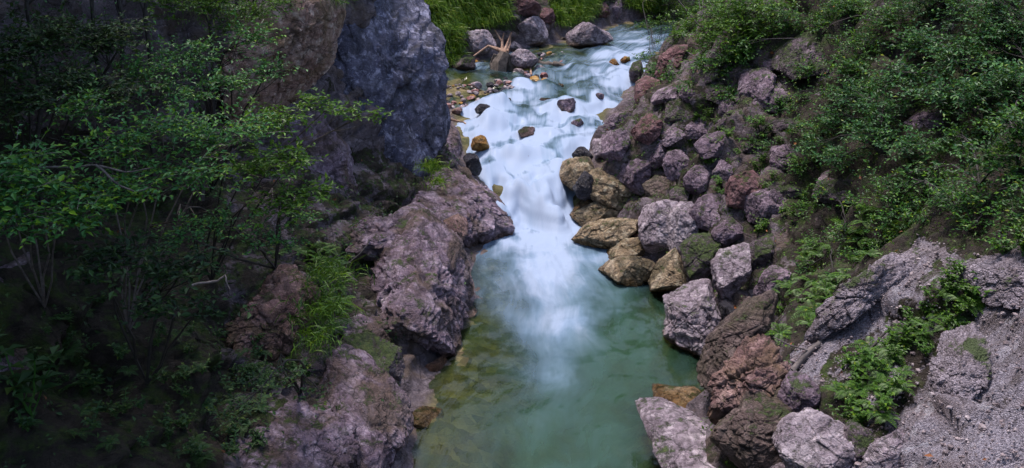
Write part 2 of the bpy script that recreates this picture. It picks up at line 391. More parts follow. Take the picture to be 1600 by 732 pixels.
# ground material: soil, moss, gravelly scree and stony bed
def ground_material():
    m, t = newmat('gorge_ground')
    geo = N(t, 'ShaderNodeNewGeometry'); vec = geo.outputs['Position']
    rc, rh = rock_nodes(t, vec, (.055, .042, .050), (.135, .108, .122), (.24, .20, .225), .3, (.10, .07, .05), .4)
    soil = ramp(t, noise(t, vec, 6, 6, .7), [(.3, (.010, .008, .006)), (.55, (.038, .029, .022)), (.75, (.075, .058, .048))])
    moss = ramp(t, noise(t, vec, 13, 5, .75), [(.3, MOSS[0]), (.52, MOSS[1]), (.75, MOSS[2])])
    ag = N(t, 'ShaderNodeAttribute', attribute_name='gravel'); av = N(t, 'ShaderNodeAttribute', attribute_name='veg')
    ab = N(t, 'ShaderNodeAttribute', attribute_name='bed')
    gv = N(t, 'ShaderNodeTexVoronoi', i_Scale=60.0); t.links.new(vec, gv.inputs['Vector'])
    gsep = N(t, 'ShaderNodeSeparateColor'); t.links.new(gv.outputs['Color'], gsep.inputs[0])
    gravel = ramp(t, gsep.outputs[0], [(0, (.115, .10, .125)), (.5, (.245, .22, .26)), (1, (.40, .365, .42))])
    gravel = mixc(t, ramp(t, noise(t, vec, 1.7, 5, .65), [(.46, g(0)), (.66, g(.6))]), gravel, (.17, .13, .13, 1))
    gravel = mixc(t, ramp(t, noise(t, vec, 2.1, 4, .6, .6), [(.60, g(0)), (.66, g(.7))]), gravel, (.42, .40, .44, 1))
    gravel = mixc(t, ramp(t, noise(t, mapping(t, vec, (.5, 2.6, .5), (0, .8, .35)), 1.6, 6, .7, .6), [(.50, g(0)), (.62, g(.75))]), gravel, (.085, .068, .065, 1))
    gravel = mixc(t, ramp(t, noise(t, mapping(t, vec, (.6, 2.2, .6), (0, .8, .35)), 2.3, 6, .7, .8), [(.60, g(0)), (.64, g(.8))]), gravel, (.40, .39, .44, 1))
    n = noise(t, vec, 1.9, 5, .7)
    veg = math_(t, 'ADD', av.outputs['Fac'], math_(t, 'MULTIPLY_ADD', n, 2.4, -1.2), clamp=True)
    sm = mixc(t, ramp(t, noise(t, vec, 3.3, 5, .7), [(.48, g(0)), (.62, g(.7))]), soil, moss)
    c = mixc(t, ramp(t, veg, [(.42, g(0)), (.56, g(1))]), rc, sm)
    gm = math_(t, 'ADD', ag.outputs['Fac'], math_(t, 'MULTIPLY_ADD', noise(t, vec, 2.4, 6, .7), 1.6, -.8), clamp=True)
    gm = ramp(t, gm, [(.45, g(0)), (.55, g(1))])
    c = mixc(t, gm, c, gravel)
    bv = N(t, 'ShaderNodeTexVoronoi', i_Scale=5.0, i_Randomness=1.0); t.links.new(vec, bv.inputs['Vector'])
    bs = N(t, 'ShaderNodeSeparateColor'); t.links.new(bv.outputs['Color'], bs.inputs[0])
    bedc = ramp(t, bs.outputs[0], [(0, (.085, .062, .030)), (.5, (.17, .13, .06)), (1, (.28, .22, .11))])
    bedc = mixc(t, ramp(t, noise(t, vec, .9, 4, .6), [(.4, g(0)), (.62, g(.75))]), bedc, (.07, .085, .025, 1))
    c = mixc(t, ab.outputs['Fac'], c, bedc)
    h = math_(t, 'MULTIPLY_ADD', gm, math_(t, 'MULTIPLY', gv.outputs['Distance'], -.5), rh)
    b = N(t, 'ShaderNodeBump', i_Strength=1.0, i_Distance=.05); t.links.new(h, b.inputs['Height'])
    p = N(t, 'ShaderNodeBsdfPrincipled', i_Roughness=.88); p.inputs['Specular IOR Level'].default_value = .3
    t.links.new(c, p.inputs['Base Color']); t.links.new(b.outputs[0], p.inputs['Normal'])
    o = N(t, 'ShaderNodeOutputMaterial'); t.links.new(p.outputs[0], o.inputs[0]); return m
P, F, uf, yf = ground_grid(.085, .07)
gx, gy = proj(P)
front = (P - CAM) @ FW > 1
gravel_poly = [(1600, 370), (1560, 410), (1500, 400), (1440, 370), (1330, 460), (1230, 560), (1240, 640), (1330, 640), (1300, 732), (1300, 1100), (2300, 1100), (2300, 300)]
gravel = (inpoly(gx, gy, gravel_poly) & front & (uf > 1)).astype(float) * .78
veg_poly = [(1290, 560), (1380, 500), (1460, 410), (1520, 420), (1530, 500), (1470, 560), (1380, 690), (1300, 690), (1270, 620)]
gravel -= .35 * (inpoly(gx, gy, veg_poly) & front & (uf > 1))
veg = np.where(uf > 1, np.where(gx < 1230, .50, .80), np.where(yf > 23.8, .5, np.where(gx < 350, .95, .55))) * sstep(1.25, 2.2, np.abs(uf))
cliffy = (uf < -1) & (P[:, 2] - zW(yf) > LEDGE(yf) * .75 + .2) & (yf < 23.8) & (yf > 13)
veg = np.where(cliffy, .18, veg)
gravel = np.clip(gravel, 0, 1)
bed = 1 - sstep(-.14, -.02, np.abs(uf) - 1)
me = mesh_from('ground', P, [F], {'gravel': gravel, 'veg': veg, 'bed': bed}, True)
GROUND = structure(link('ground', me, ground_material()))
GP, GF, GU, GVEG, GGR = P, F, uf, veg, gravel

# ------------------------------------------------------------------ water
# boulders that the current runs over: (px, py, radius in m, height)
BUMPS = []
for px, py, rr, hh in [(817, 248, .42, .30), (885, 168, .45, .34), (835, 203, .4, .16), (760, 172, .5, .2), (790, 150, .5, .2), (850, 140, .45, .16), (930, 150, .45, .2),
                       (760, 195, .45, .2), (960, 130, .4, .14), (900, 190, .3, .18), (845, 290, .4, .12), (800, 300, .3, .12), (745, 215, .35, .14), (890, 230, .35, .15), (700, 150, .4, .1),
                       (940, 85, .5, .1), (900, 110, .5, .12), (850, 115, .4, .1), (870, 262, .3, .12), (780, 270, .3, .12), (970, 55, .5, .08)]:
    q = unproj(px, py, float(np.interp(-py, [-r[0] for r in ROWS], [r[3] for r in ROWS]))); BUMPS.append((q[0], q[1], rr * 1.1, hh * 1.0))
_g = np.random.default_rng(12)
for _ in range(50):
    yy_ = _g.uniform(21, 33); l_, r_ = xL(yy_), xR(yy_); BUMPS.append((_g.uniform(l_ + .2, r_ - .1), yy_, _g.uniform(.25, .6), _g.uniform(.04, .14)))
FOAM = [  # photo px, py, foam amount, radius (m)
    (845, 350, 1, .9), (840, 310, 1, .9), (845, 400, 1.1, .9), (850, 430, 1.05, .8), (860, 460, 1, .75), (865, 490, .95, .7), (868, 520, .85, .6), (865, 550, .82, .5), (862, 585, .72, .5), (865, 615, .45, .45), (868, 650, .22, .4), (900, 470, .65, .6), (820, 480, .6, .6), (790, 470, .35, .5), (920, 430, .6, .6), (790, 400, .55, .5), (900, 390, .8, .6),
    (770, 420, .25, .5), (940, 480, .35, .5), (960, 450, .3, .4), (840, 560, .4, .4), (900, 540, .35, .5), (870, 640, .12, .6), (780, 440, .3, .5),
    (720, 600, 0, 1), (720, 520, 0, .8), (700, 680, 0, 1), (1000, 520, .0, .8), (1000, 600, 0, 1), (980, 700, 0, 1), (820, 690, .08, .8), (900, 700, .1, .8), (1020, 480, 0, .5), (930, 570, .08, .5), (800, 560, .1, .4), (780, 620, .02, .6), (1060, 570, .1, .5), (960, 520, .1, .4),
    (760, 300, .9, .5), (880, 300, .95, .5), (800, 270, .9, .6), (850, 250, 1, .6), (780, 240, .95, .6), (870, 220, .95, .6), (740, 200, .95, .5), (800, 200, .95, .6), (860, 190, .9, .6), (920, 180, .9, .6), (755, 172, .75, .4), (790, 182, .95, .4), (832, 172, .42, .35), (905, 152, .40, .4), (940, 168, .8, .4), (905, 200, .6, .3),
    (720, 180, .8, .4), (720, 150, .25, .5), (710, 120, .0, .8), (790, 152, .45, .3), (825, 140, .85, .4), (865, 138, .42, .4), (940, 122, .85, .5), (930, 140, .40, .35), (980, 120, .8, .5), (840, 120, .35, .5), (975, 150, .5, .4), (900, 105, .65, .7), (960, 90, .85, .7), (990, 70, .8, .8), (890, 88, .1, .7), (780, 125, .1, .5),
    (850, 80, .05, .8), (740, 110, .35, .3), (775, 112, .4, .3), (940, 65, .45, .7), (985, 52, .6, .8), (1000, 40, .15, .8), (960, 40, .05, 1), (850, 62, .25, .4), (780, 95, .2, .5), (820, 105, .1, .4)]
FW_ = []
for px, py, a, rr in FOAM:
    zz = float(np.interp(-py, [-r[0] for r in ROWS], [r[3] for r in ROWS])); q = unproj(px, py, zz); FW_.append((q[0], q[1], a, rr))
def water_grid():
    y = np.concatenate([np.linspace(-30, 6, 30, endpoint=False), np.arange(6, 44, .05), np.linspace(44, 75, 40)[1:]])
    u = np.linspace(-1.32, 1.32, 190)
    Y, U = np.meshgrid(y, u, indexing='ij'); sh = Y.shape; yf, uf = Y.ravel(), U.ravel()
    l, r = xL(yf), xR(yf); c = (l + r) / 2; h = (r - l) / 2
    x = c + h * uf
    # uneven drop lines across the stream
    P2 = np.stack([x * .9, yf * .6, 0 * x], 1)
    casc = sstep(19, 20.3, yf) * (1 - sstep(33, 37, yf))
    warp = (fbm(P2 * .8 + 3, 3, 51, .6) * 1.9 + .2 * np.sin(x * 1.7 + 1)) * casc
    # staircase: flatten the profile into pools and drops
    yw = yf + warp
    z = sum(zW(yw + o) * w_ for o, w_ in ((-.6, .1), (-.35, .2), (0, .4), (.35, .2), (.6, .1)))
    zq = z + .16 * fbm(np.stack([x * 1.0, yf * .35, 0 * x], 1), 3, 57)
    zs = np.interp(zq, [.3, .72, .95, 1.12, 1.3, 1.45, 1.62, 1.76, 2.1], [.3, .78, .90, 1.17, 1.24, 1.49, 1.56, 1.79, 2.1])
    up = sstep(.6, .8, z)
    z = z + (zs - z) * 1.0 * up * casc
    for bx, by, rr, hh in BUMPS:
        dx = (x - bx) / rr * .8; dy = (yf - by) / rr
        dy2 = np.where(dy < 0, dy * .95, dy * .75)
        z = z + hh * np.exp(-(dx * dx + dy2 * dy2) * 1.3)
    foam = np.zeros_like(x); wsum = np.full_like(x, 1e-6)
    for fx, fy, a, rr in FW_:
        ry = rr * (1.15 if fy < 20.5 else 2.4); wgt = np.exp(-(((x - fx) / (rr * 1.15)) ** 2 + ((yf - fy) / ry) ** 2) * 1.5); foam += a * wgt; wsum += wgt
    foam = foam / wsum
    foam = foam + casc * .10
    flow = np.stack([uf * 4.5, yf * .5, 0 * x], 1)
    z = z + casc * fbm(np.stack([x * 1.7, yf * 1.3, 0 * x], 1), 2, 61) * .07 + fbm(np.stack([x * 2.2, yf * 1.6, 0 * x], 1), 3, 71) * .02
    # water piled up by the plunge
    pl = np.exp(-(((x - .6) / 1.3) ** 2 + ((yf - 17.6) / 1.6) ** 2)); z = z + .12 * pl * (1 + fbm(np.stack([x * 3, yf * 1.5, 0 * x], 1), 3, 73))
    gz = np.abs(np.gradient(z.reshape(sh), axis=0) / np.gradient(yf.reshape(sh), axis=0)).ravel()
    G = np.clip(gz, 0, 1.6).reshape(sh)
    for _ in range(3):
        G = (G + np.roll(G, 1, 0) + np.roll(G, -1, 0)) / 3; G = (G + np.roll(G, 1, 1) + np.roll(G, -1, 1) + np.roll(G, 2, 1) + np.roll(G, -2, 1)) / 5
    foam = foam + casc * (np.clip(G.ravel(), 0, .8) * 1.1 - .24) * (foam > .2)
    c2 = (uf + 1) / 2
    depth = 0.95 * np.clip(1 - np.abs(np.clip(uf, -1, 1)) ** 2.2, 0, 1) ** .9 * np.interp(yf, [4, 18, 19.5, 32, 46], [1, 1, .8, .3, .6]) * np.interp(c2, [0, .25, .55, 1], [.15, .35, 1, 1])
    depth = np.where(np.abs(uf) > 1, 0, depth)
    P = np.stack([x, yf, z], 1)
    nr, nc = sh; idx = np.arange(nr * nc).reshape(nr, nc)
    F = np.stack([idx[:-1, :-1], idx[:-1, 1:], idx[1:, 1:], idx[1:, :-1]], -1).reshape(-1, 4)
    # flow coordinates: across the stream in metres, along it in metres fallen too
    sl = yf - 1.0 * z
    return P, F, foam, depth, x - c * .7, sl
def water_material():
    m, t = newmat('stream_water')
    af = N(t, 'ShaderNodeAttribute', attribute_name='foam'); ad = N(t, 'ShaderNodeAttribute', attribute_name='depth')
    ax = N(t, 'ShaderNodeAttribute', attribute_name='across'); al = N(t, 'ShaderNodeAttribute', attribute_name='along')
    cb = N(t, 'ShaderNodeCombineXYZ'); t.links.new(ax.outputs['Fac'], cb.inputs[0]); t.links.new(al.outputs['Fac'], cb.inputs[1])
    streak = noise(t, mapping(t, cb.outputs[0], (3.0, .55, 1), (0, 0, .15)), 1.0, 4, .55, .5)
    fine = noise(t, mapping(t, cb.outputs[0], (13, .7, 1)), 1.0, 3, .5, .3)
    cloud = noise(t, mapping(t, cb.outputs[0], (1.3, .8, 1)), 1.0, 4, .5, .6)
    s = math_(t, 'MULTIPLY_ADD', fine, .3, math_(t, 'MULTIPLY_ADD', streak, .55, math_(t, 'MULTIPLY', cloud, 1.1)))   # mean about .9
    soft = noise(t, mapping(t, cb.outputs[0], (1.0, .55, 1)), 1.0, 4, .55, 1.0); ac = N(t, 'ShaderNodeAttribute', attribute_name='casc')
    wisp = noise(t, mapping(t, cb.outputs[0], (2.6, .7, 1), (0, 0, .3)), 1.0, 4, .5, 1.6)
    fp = math_(t, 'MULTIPLY_ADD', wisp, .35, math_(t, 'MULTIPLY_ADD', soft, .55, -.46))
    fc = math_(t, 'MULTIPLY_ADD', s, 1.1, -1.08)
    f = math_(t, 'ADD', af.outputs['Fac'], math_(t, 'ADD', math_(t, 'MULTIPLY', ac.outputs['Fac'], fc), math_(t, 'MULTIPLY', math_(t, 'SUBTRACT', 1.0, ac.outputs['Fac']), fp)))
    fm = ramp(t, f, [(0, g(0)), (.3, g(.14)), (.65, g(.46)), (1.0, g(.92))])
    # silt-green body of the water, more opaque with depth
    dn = math_(t, 'ADD', ad.outputs['Fac'], math_(t, 'MULTIPLY_ADD', cloud, .5, -.25))
    op = ramp(t, dn, [(.0, g(.04)), (.35, g(.35)), (.8, g(.86))])
    body = N(t, 'ShaderNodeBsdfDiffuse'); t.links.new(ramp(t, cloud, [(.3, (.020, .044, .017)), (.55, (.027, .066, .038)), (.8, (.044, .088, .074))]), body.inputs[0])
    tr = N(t, 'ShaderNodeBsdfTransparent'); tr.inputs[0].default_value = (.62, .72, .50, 1)
    mw = N(t, 'ShaderNodeMixShader'); t.links.new(op, mw.inputs[0]); t.links.new(tr.outputs[0], mw.inputs[1]); t.links.new(body.outputs[0], mw.inputs[2])
    bmp = N(t, 'ShaderNodeBump', i_Strength=.4, i_Distance=.04); t.links.new(s, bmp.inputs['Height'])
    gl = N(t, 'ShaderNodeBsdfGlossy', i_Roughness=.13); t.links.new(bmp.outputs[0], gl.inputs['Normal'])
    fr = N(t, 'ShaderNodeFresnel', i_IOR=1.33); t.links.new(bmp.outputs[0], fr.inputs['Normal'])
    mg = N(t, 'ShaderNodeMixShader'); t.links.new(fr.outputs[0], mg.inputs[0]); t.links.new(mw.outputs[0], mg.inputs[1]); t.links.new(gl.outputs[0], mg.inputs[2])
    fo = N(t, 'ShaderNodeBsdfPrincipled', i_Roughness=.55)
    t.links.new(ramp(t, math_(t, 'MULTIPLY_ADD', s, .55, math_(t, 'MULTIPLY', fm, .5)), [(.5, (.075, .15, .22)), (.78, (.19, .285, .41)), (.97, (.31, .385, .52))]), fo.inputs['Base Color'])
    fo.inputs['Specular IOR Level'].default_value = .15
    gn = N(t, 'ShaderNodeNewGeometry'); vm = N(t, 'ShaderNodeVectorMath', operation='ADD'); vm.inputs[1].default_value = (0, 0, .9); t.links.new(bmp.outputs[0], vm.inputs[0])
    vn = N(t, 'ShaderNodeVectorMath', operation='NORMALIZE'); t.links.new(vm.outputs[0], vn.inputs[0]); t.links.new(vn.outputs[0], fo.inputs['Normal'])   # aerated water scatters light softly
    mf = N(t, 'ShaderNodeMixShader'); t.links.new(fm, mf.inputs[0]); t.links.new(mg.outputs[0], mf.inputs[1]); t.links.new(fo.outputs[0], mf.inputs[2])
    o = N(t, 'ShaderNodeOutputMaterial'); t.links.new(mf.outputs[0], o.inputs[0]); return m
WP, WF, foam, depth, across, along = water_grid()
me = mesh_from('water', WP, [WF], {'foam': foam, 'depth': depth, 'across': across, 'along': along, 'casc': sstep(17.6, 20.2, WP[:, 1])}, True)
structure(link('water', me, water_material()))

# ------------------------------------------------------------------ rocks
ICO = {}
def ico(lv):
    if lv not in ICO:
        bm = bmesh.new(); bmesh.ops.create_icosphere(bm, subdivisions=lv, radius=1)
        v = np.array([x.co[:] for x in bm.verts]); f = np.array([[q.index for q in x.verts] for x in bm.faces]); bm.free(); ICO[lv] = (v, f)
    return ICO[lv]
def outline_radius(poly, th):
    """radius from the centre to the polygon for each angle th"""
    out = np.full(len(th), 1e-3); c, s = np.cos(th), np.sin(th)
    n = len(poly)
    for i in range(n):
        ax, ay = poly[i]; bx, by = poly[(i + 1) % n]
        ex, ey = bx - ax, by - ay; den = c * ey - s * ex
        den = np.where(np.abs(den) < 1e-9, 1e-9, den)
        tt = (ax * ey - ay * ex) / den; uu = (ax * s - ay * c) / den
        ok = (tt > 0) & (uu >= -1e-6) & (uu <= 1 + 1e-6); out = np.where(ok, np.maximum(out, tt), out)
    return out
def rock(name, poly, mat, label, cat='boulder', group=None, thick=.8, dist=None, lv=7, seed=None, facets=9, rough=.05, push=-.1, water=False, strata=0, box=.72, smooth=True, grow=1.06, tilt=0.0, vtilt=0.0):
    seed = seed if seed is not None else (abs(hash_str(label + name)) % 100000)
    poly = np.array(poly, float); cx = (poly[:, 0].min() + poly[:, 0].max()) / 2 * .5 + poly[:, 0].mean() * .5
    cy = (poly[:, 1].min() + poly[:, 1].max()) / 2 * .5 + poly[:, 1].mean() * .5
    r0 = ray(cx, cy)
    if name == 'outcrop' and group == LG:
        grow = 1.2; box = min(box, .5); rough *= 1.3; strata = strata * 1.8; thick *= .6; facets += 6; vtilt += 1.0; tilt += .7
    if group == SG: grow = 1.36; tilt -= 1.0; vtilt += .9; thick *= .8; push += .3
    elif group == RB: grow = 1.12; tilt -= .35; vtilt += .35; rough *= 1.25; strata = max(strata, .35)
    poly = np.array([cx, cy]) + (poly - [cx, cy]) * grow
    if dist is None:
        kb = .95 if water else .25 if group == LG else .35 if group == SG else .6
        yb = cy * (1 - kb) + min(poly[:, 1].max(), 745) * kb if cy < 745 else cy
        p = hit(cx, yb); pw = hit(cx, yb, True); tdist = min(float((p - CAM) @ FW), float((pw - CAM) @ FW))
        pc = hit(cx, cy); tdist = max(tdist, float((pc - CAM) @ FW) - 1.2 * math.sqrt(np.ptp(poly[:, 0]) * np.ptp(poly[:, 1])) / FPX * tdist)
    else: tdist = dist
    size_px = math.sqrt((poly[:, 0].max() - poly[:, 0].min()) * (poly[:, 1].max() - poly[:, 1].min()))
    D = size_px / FPX * tdist * thick / 2
    tdist += push * D
    C = CAM + r0 * tdist; k = tdist / FPX
    q = np.stack([(poly[:, 0] - cx) * k, -(poly[:, 1] - cy) * k], 1)
    if lv == 7 and size_px < 75: lv = 6
    v, f = ico(lv); a, b, c = v @ RT, v @ UP, v @ FW
    rho = np.sqrt(a * a + b * b); th = np.arctan2(b, a); th = np.round(th, 9)
    # slightly round the traced corners
    Rr = sum(outline_radius(q, th + o) * w_ for o, w_ in ((-.10, .2), (0, .6), (.10, .2)))
    S = math.sqrt(max(q[:, 0].max() - q[:, 0].min(), 1e-3) * max(q[:, 1].max() - q[:, 1].min(), 1e-3)) / 2
    Pl = np.stack([Rr * rho ** box * np.cos(th), Rr * rho ** box * np.sin(th), np.sign(c) * np.abs(c) ** .85 * D], 1)   # right, up, forward
    rg = np.random.default_rng(seed)
    dim = np.array([np.abs(Pl[:, 0]).max(), np.abs(Pl[:, 1]).max(), D])
    for _ in range(facets):
        n = rg.normal(size=3); n[2] = -abs(n[2]) - .25; n /= np.linalg.norm(n)
        sup = (Pl @ n).max(); hcut = sup * rg.uniform(.55, .82)
        ex = np.maximum(Pl @ n - hcut, 0); Pl = Pl - ex[:, None] * n * .88
    Pl[:, 2] += tilt * Pl[:, 0] + vtilt * Pl[:, 1]
    W = Pl[:, :1] * RT + Pl[:, 1:2] * UP + Pl[:, 2:3] * FW
    nrm = W / (np.linalg.norm(W, axis=1, keepdims=True) + 1e-6)
    qf = 1.0
    if size_px > 200: qf = 1.7; rough *= .62
    Q = W / S * qf + rg.uniform(-50, 50, 3)
    d = fbm(Q * 1.3, 5, seed % 97, .55) * rough * 1.3 - np.clip(ridged(Q * np.array([1, 1, 1.6]) * 1.1, 3, seed % 89) - .62, 0, 1) * rough * 1.2
    f1, e1, fc = worley(Q * 1.9, seed % 83); d = d + fc * rough * 1.3 - (1 - sstep(0, .09, e1)) * rough * .5
    line = 0
    if strata:
        ax = np.array([-.75, -.2, .65]) if name == 'cliff' else np.array([.35, -.3, 1.0]); hh = Q @ ax * 3.2 + fbm(Q * 1.2, 3, 5) * 1.5; line = (1 - sstep(0, .10, np.abs((hh % 1) - .5))) * min(strata, 1) * .5 * sstep(-.1, .25, fbm(Q * 1.5 + 9, 2, 8))
        d = d + (np.abs((hh % 1) - .5) * 2 - .5) * rough * strata
    fine = fbm(Q * 5.5, 4, seed % 71, .6); f2, e2, fc2 = worley(Q * np.array([4.2, 4.2, 6.5]) + fine[:, None] * .25, seed % 67)
    d = d + fine * rough * .55 + fc2 * rough * .5 - (1 - sstep(0, .12, e2)) * rough * .38
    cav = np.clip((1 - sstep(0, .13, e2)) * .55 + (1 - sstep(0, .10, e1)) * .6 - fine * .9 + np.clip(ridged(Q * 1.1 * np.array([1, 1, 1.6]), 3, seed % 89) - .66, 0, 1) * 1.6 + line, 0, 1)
    W = W + nrm * (d * S)[:, None]
    if name == 'river_rock': C = C + np.array([0, -.12, .17])
    PW = W + C; hw = PW[:, 2] - zW(PW[:, 1]) + fbm(PW * 2.5, 3, 91) * .16
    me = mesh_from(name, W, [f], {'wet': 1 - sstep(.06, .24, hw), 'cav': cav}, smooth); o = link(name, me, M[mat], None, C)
    tag(o, label, cat, group); return o
def hash_str(s):
    h = 5381
    for ch in s: h = (h * 33 + ord(ch)) & 0x7fffffff
    return h
def P3(pts): return [(850 + x / 2.44, 180 + y / 2.44) for x, y in pts]
def P4(pts): return [(850 + x / 2.424, 430 + y / 2.424) for x, y in pts]
def P6(pts): return [(1000 + x / 2.092, y / 2.092) for x, y in pts]
def P1(pts): return [(650 + x / 3.66, y / 3.66) for x, y in pts]
def blob(x0, y0, x1, y1, seed=0, n=8):
    rg = np.random.default_rng(seed + int(x0 * 7 + y0)); cx, cy = (x0 + x1) / 2, (y0 + y1) / 2; out = []
    for i in range(n):
        a = 2 * math.pi * (i + rg.uniform(-.25, .25)) / n; k = rg.uniform(.85, 1.12)
        out.append((cx + (x1 - x0) / 2 * k * math.cos(a), cy + (y1 - y0) / 2 * k * math.sin(a)))
    return out

LG = 'bedrock of the left bank'; SG = 'rocks bedded in the right slope'
# --- right bank, boulders at the water's edge (traced from the photo)
RB = 'boulders along the right bank'
rock('boulder', P3([(57, 180), (95, 168), (190, 163), (196, 215), (152, 275), (110, 284), (60, 240)]), 'tan', 'brown blocky boulder standing out into the white water, upstream end of the right bank', group=RB, thick=1.1, water=False, rough=.04)
rock('boulder', P3([(110, 150), (130, 124), (165, 122), (192, 150), (185, 175), (118, 176)]), 'wet', 'small dark boulder perched behind the brown blocky boulder', group=RB)
rock('boulder', P3([(150, 245), (215, 203), (275, 218), (332, 270), (372, 335), (350, 362), (240, 350), (180, 305)]), 'tan', 'slanting tan boulder leaning over the dark hollow', group=RB, thick=.9)
rock('boulder', P3([(190, 78), (225, 92), (243, 150), (236, 182), (200, 168), (186, 120)]), 'pale', 'narrow pale boulder over the cascade, left of the grey rounded pile', group=RB)
rock('boulder', P3([(230, 72), (305, 52), (322, 108), (292, 168), (250, 192), (222, 150)]), 'grey', 'grey boulder just above the small dark boulder', group=RB)
rock('boulder', P3([(275, 195), (340, 150), (398, 185), (392, 270), (370, 302), (300, 295), (272, 240)]), 'grey', 'rounded grey boulder above the slanting tan boulder', group=RB)
rock('boulder', P3([(232, 35), (266, -5), (335, -5), (325, 50), (250, 72)]), 'grey', 'grey boulder at the lip of the upper rapids on the right bank', group=RB)
rock('boulder', P3([(338, 62), (400, -2), (442, 28), (432, 80), (392, 118), (345, 84)]), 'red', 'rust red boulder among the grey ones above the hollow', group=RB)
rock('boulder', P3([(395, 170), (405, 110), (450, 92), (468, 130), (455, 180), (425, 212)]), 'grey', 'upright grey boulder beside the rust red one', group=RB)
rock('boulder', P3([(460, 190), (480, 145), (530, 128), (552, 175), (548, 235), (510, 268), (475, 240)]), 'grey', 'egg shaped grey boulder right of the upright one', group=RB)
rock('boulder', P3([(382, 265), (430, 232), (482, 250), (478, 300), (430, 322), (395, 310)]), 'brown', 'brown boulder roofing the dark hollow', group=RB, push=.15)
rock('boulder', P3([(540, 240), (580, 195), (632, 200), (635, 255), (600, 300), (545, 318)]), 'grey', 'grey boulder above the mossy gap and left of the twin leaning stones', group=RB)
rock('boulder', P3([(485, 290), (520, 262), (556, 280), (550, 330), (510, 348), (488, 325)]), 'mossy', 'small mossy green boulder right of the dark hollow', group=RB)
rock('boulder', P3([(376, 395), (395, 348), (468, 332), (512, 345), (518, 400), (485, 460), (488, 532), (400, 528), (374, 460)]), 'pale', 'tall pale boulder right of the dark hollow', group=RB, thick=1.0, rough=.045)
rock('boulder', P3([(470, 400), (530, 335), (572, 330), (585, 420), (575, 500), (500, 528), (462, 470)]), 'pale', 'pale mottled boulder with a moss cap, right of the tall pale boulder', group=RB)
rock('boulder', P3([(560, 380), (600, 320), (660, 298), (692, 340), (680, 420), (640, 438), (590, 430)]), 'grey', 'grey lumpy boulder with moss around it, uphill of the moss capped one', group=RB)
rock('boulder', P3([(585, 110), (625, 72), (700, 62), (722, 100), (690, 150), (610, 165)]), 'grey', 'flat topped grey rock high on the right slope under leaves', group=RB)
rock('boulder', P3([(648, 220), (680, 168), (712, 200), (708, 250), (665, 262)]), 'grey', 'wedge shaped grey rock below the flat topped rock', group=RB)
rock('boulder', P3([(690, 290), (730, 235), (810, 212), (832, 260), (770, 345), (705, 358)]), 'red', 'long reddish rock slanting across the right slope', group=RB)
rock('boulder', P3([(772, 400), (785, 310), (860, 282), (912, 310), (905, 370), (830, 422)]), 'grey', 'big grey angular rock ringed by fallen orange leaves', group=RB, thick=.7)
rock('boulder', P3([(108, 378), (150, 322), (235, 335), (305, 385), (285, 415), (150, 428)]), 'tan', 'low brown boulder beneath the slanting tan boulder', group=RB, thick=1.2)
rock('boulder', P3([(98, 492), (178, 410), (262, 390), (348, 400), (342, 440), (262, 502), (200, 516), (130, 508)]), 'tan', 'tan and mossy boulder half awash at the foot of the hollow', group=RB, thick=1.1)
rock('boulder', P3([(235, 525), (300, 480), (395, 458), (398, 520), (340, 560), (260, 560)]), 'tan', 'tan wedge boulder wet at the base below the tall pale one', group=RB, thick=1.1)
rock('boulder', P3([(212, 600), (250, 560), (330, 542), (430, 565), (432, 590), (390, 625), (350, 655), (240, 625)]), 'tan', 'golden brown boulder lapped by the green pool', group=RB, thick=1.1)
rock('boulder', P3([(280, 455), (310, 440), (332, 455), (325, 485), (290, 492)]), 'cobble_red', 'small dark red stone wedged in the hollow', 'stone', group=RB)
rock('boulder', P3([(410, 640), (450, 560), (510, 515), (565, 560), (560, 630), (520, 690), (420, 700)]), 'tan', 'tan lower boulder with a brown wet foot in the pool', group=RB, thick=1.0)
rock('boulder', P3([(530, 500), (590, 445), (655, 440), (672, 520), (650, 620), (600, 650), (550, 600)]), 'mossy', 'mottled grey boulder between the wet footed one and the white upright one', group=RB)
rock('boulder', P3([(655, 570), (690, 520), (788, 484), (772, 590), (765, 640), (692, 706), (660, 650)]), 'pale', 'white upright boulder leaning right in the dark gap', group=RB, thick=.9)
rock('boulder', P3([(760, 560), (800, 490), (870, 460), (880, 540), (820, 620), (775, 610)]), 'mossy', 'shadowed mossy boulder right of the white upright one', group=RB)
rock('boulder', P3([(800, 690), (850, 600), (900, 560), (930, 600), (880, 690), (830, 715)]), 'grey', 'grey boulder tucked above the long brown slab', group=RB)
rock('boulder', P3([(640, 440), (700, 395), (770, 400), (740, 470), (680, 510)]), 'grey', 'flat grey boulder with moss on its left, above the white upright one', group=RB)
rock('boulder', P4([(470, 210), (492, 170), (478, 95), (560, 52), (640, 18), (682, 60), (692, 170), (650, 235), (622, 302), (485, 285), (468, 240)]), 'pale', 'large layered boulder, pale on top and black below, over the pool edge', group=RB, thick=1.0, vtilt=.4, strata=.9, rough=.05)
rock('boulder', P4([(598, 350), (650, 240), (720, 175), (800, 105), (882, 70), (895, 130), (835, 220), (745, 300), (690, 390), (640, 417), (603, 402)]), 'brown', 'long dark brown slab slanting down to the pool', group=RB, thick=.8, strata=.4)
rock('boulder', P4([(650, 560), (662, 470), (680, 395), (742, 330), (790, 262), (850, 240), (875, 325), (925, 342), (825, 432), (762, 525), (692, 608)]), 'pink', 'pitted knobbly boulder right of the flat ledge stone', group=RB, thick=.8, rough=.10)
rock('boulder', P4([(398, 456), (430, 438), (620, 443), (662, 480), (656, 525), (500, 520), (440, 492)]), 'tan', 'thin golden ledge stone lying level at the water', group=RB, thick=.4, rough=.05, vtilt=1.7)
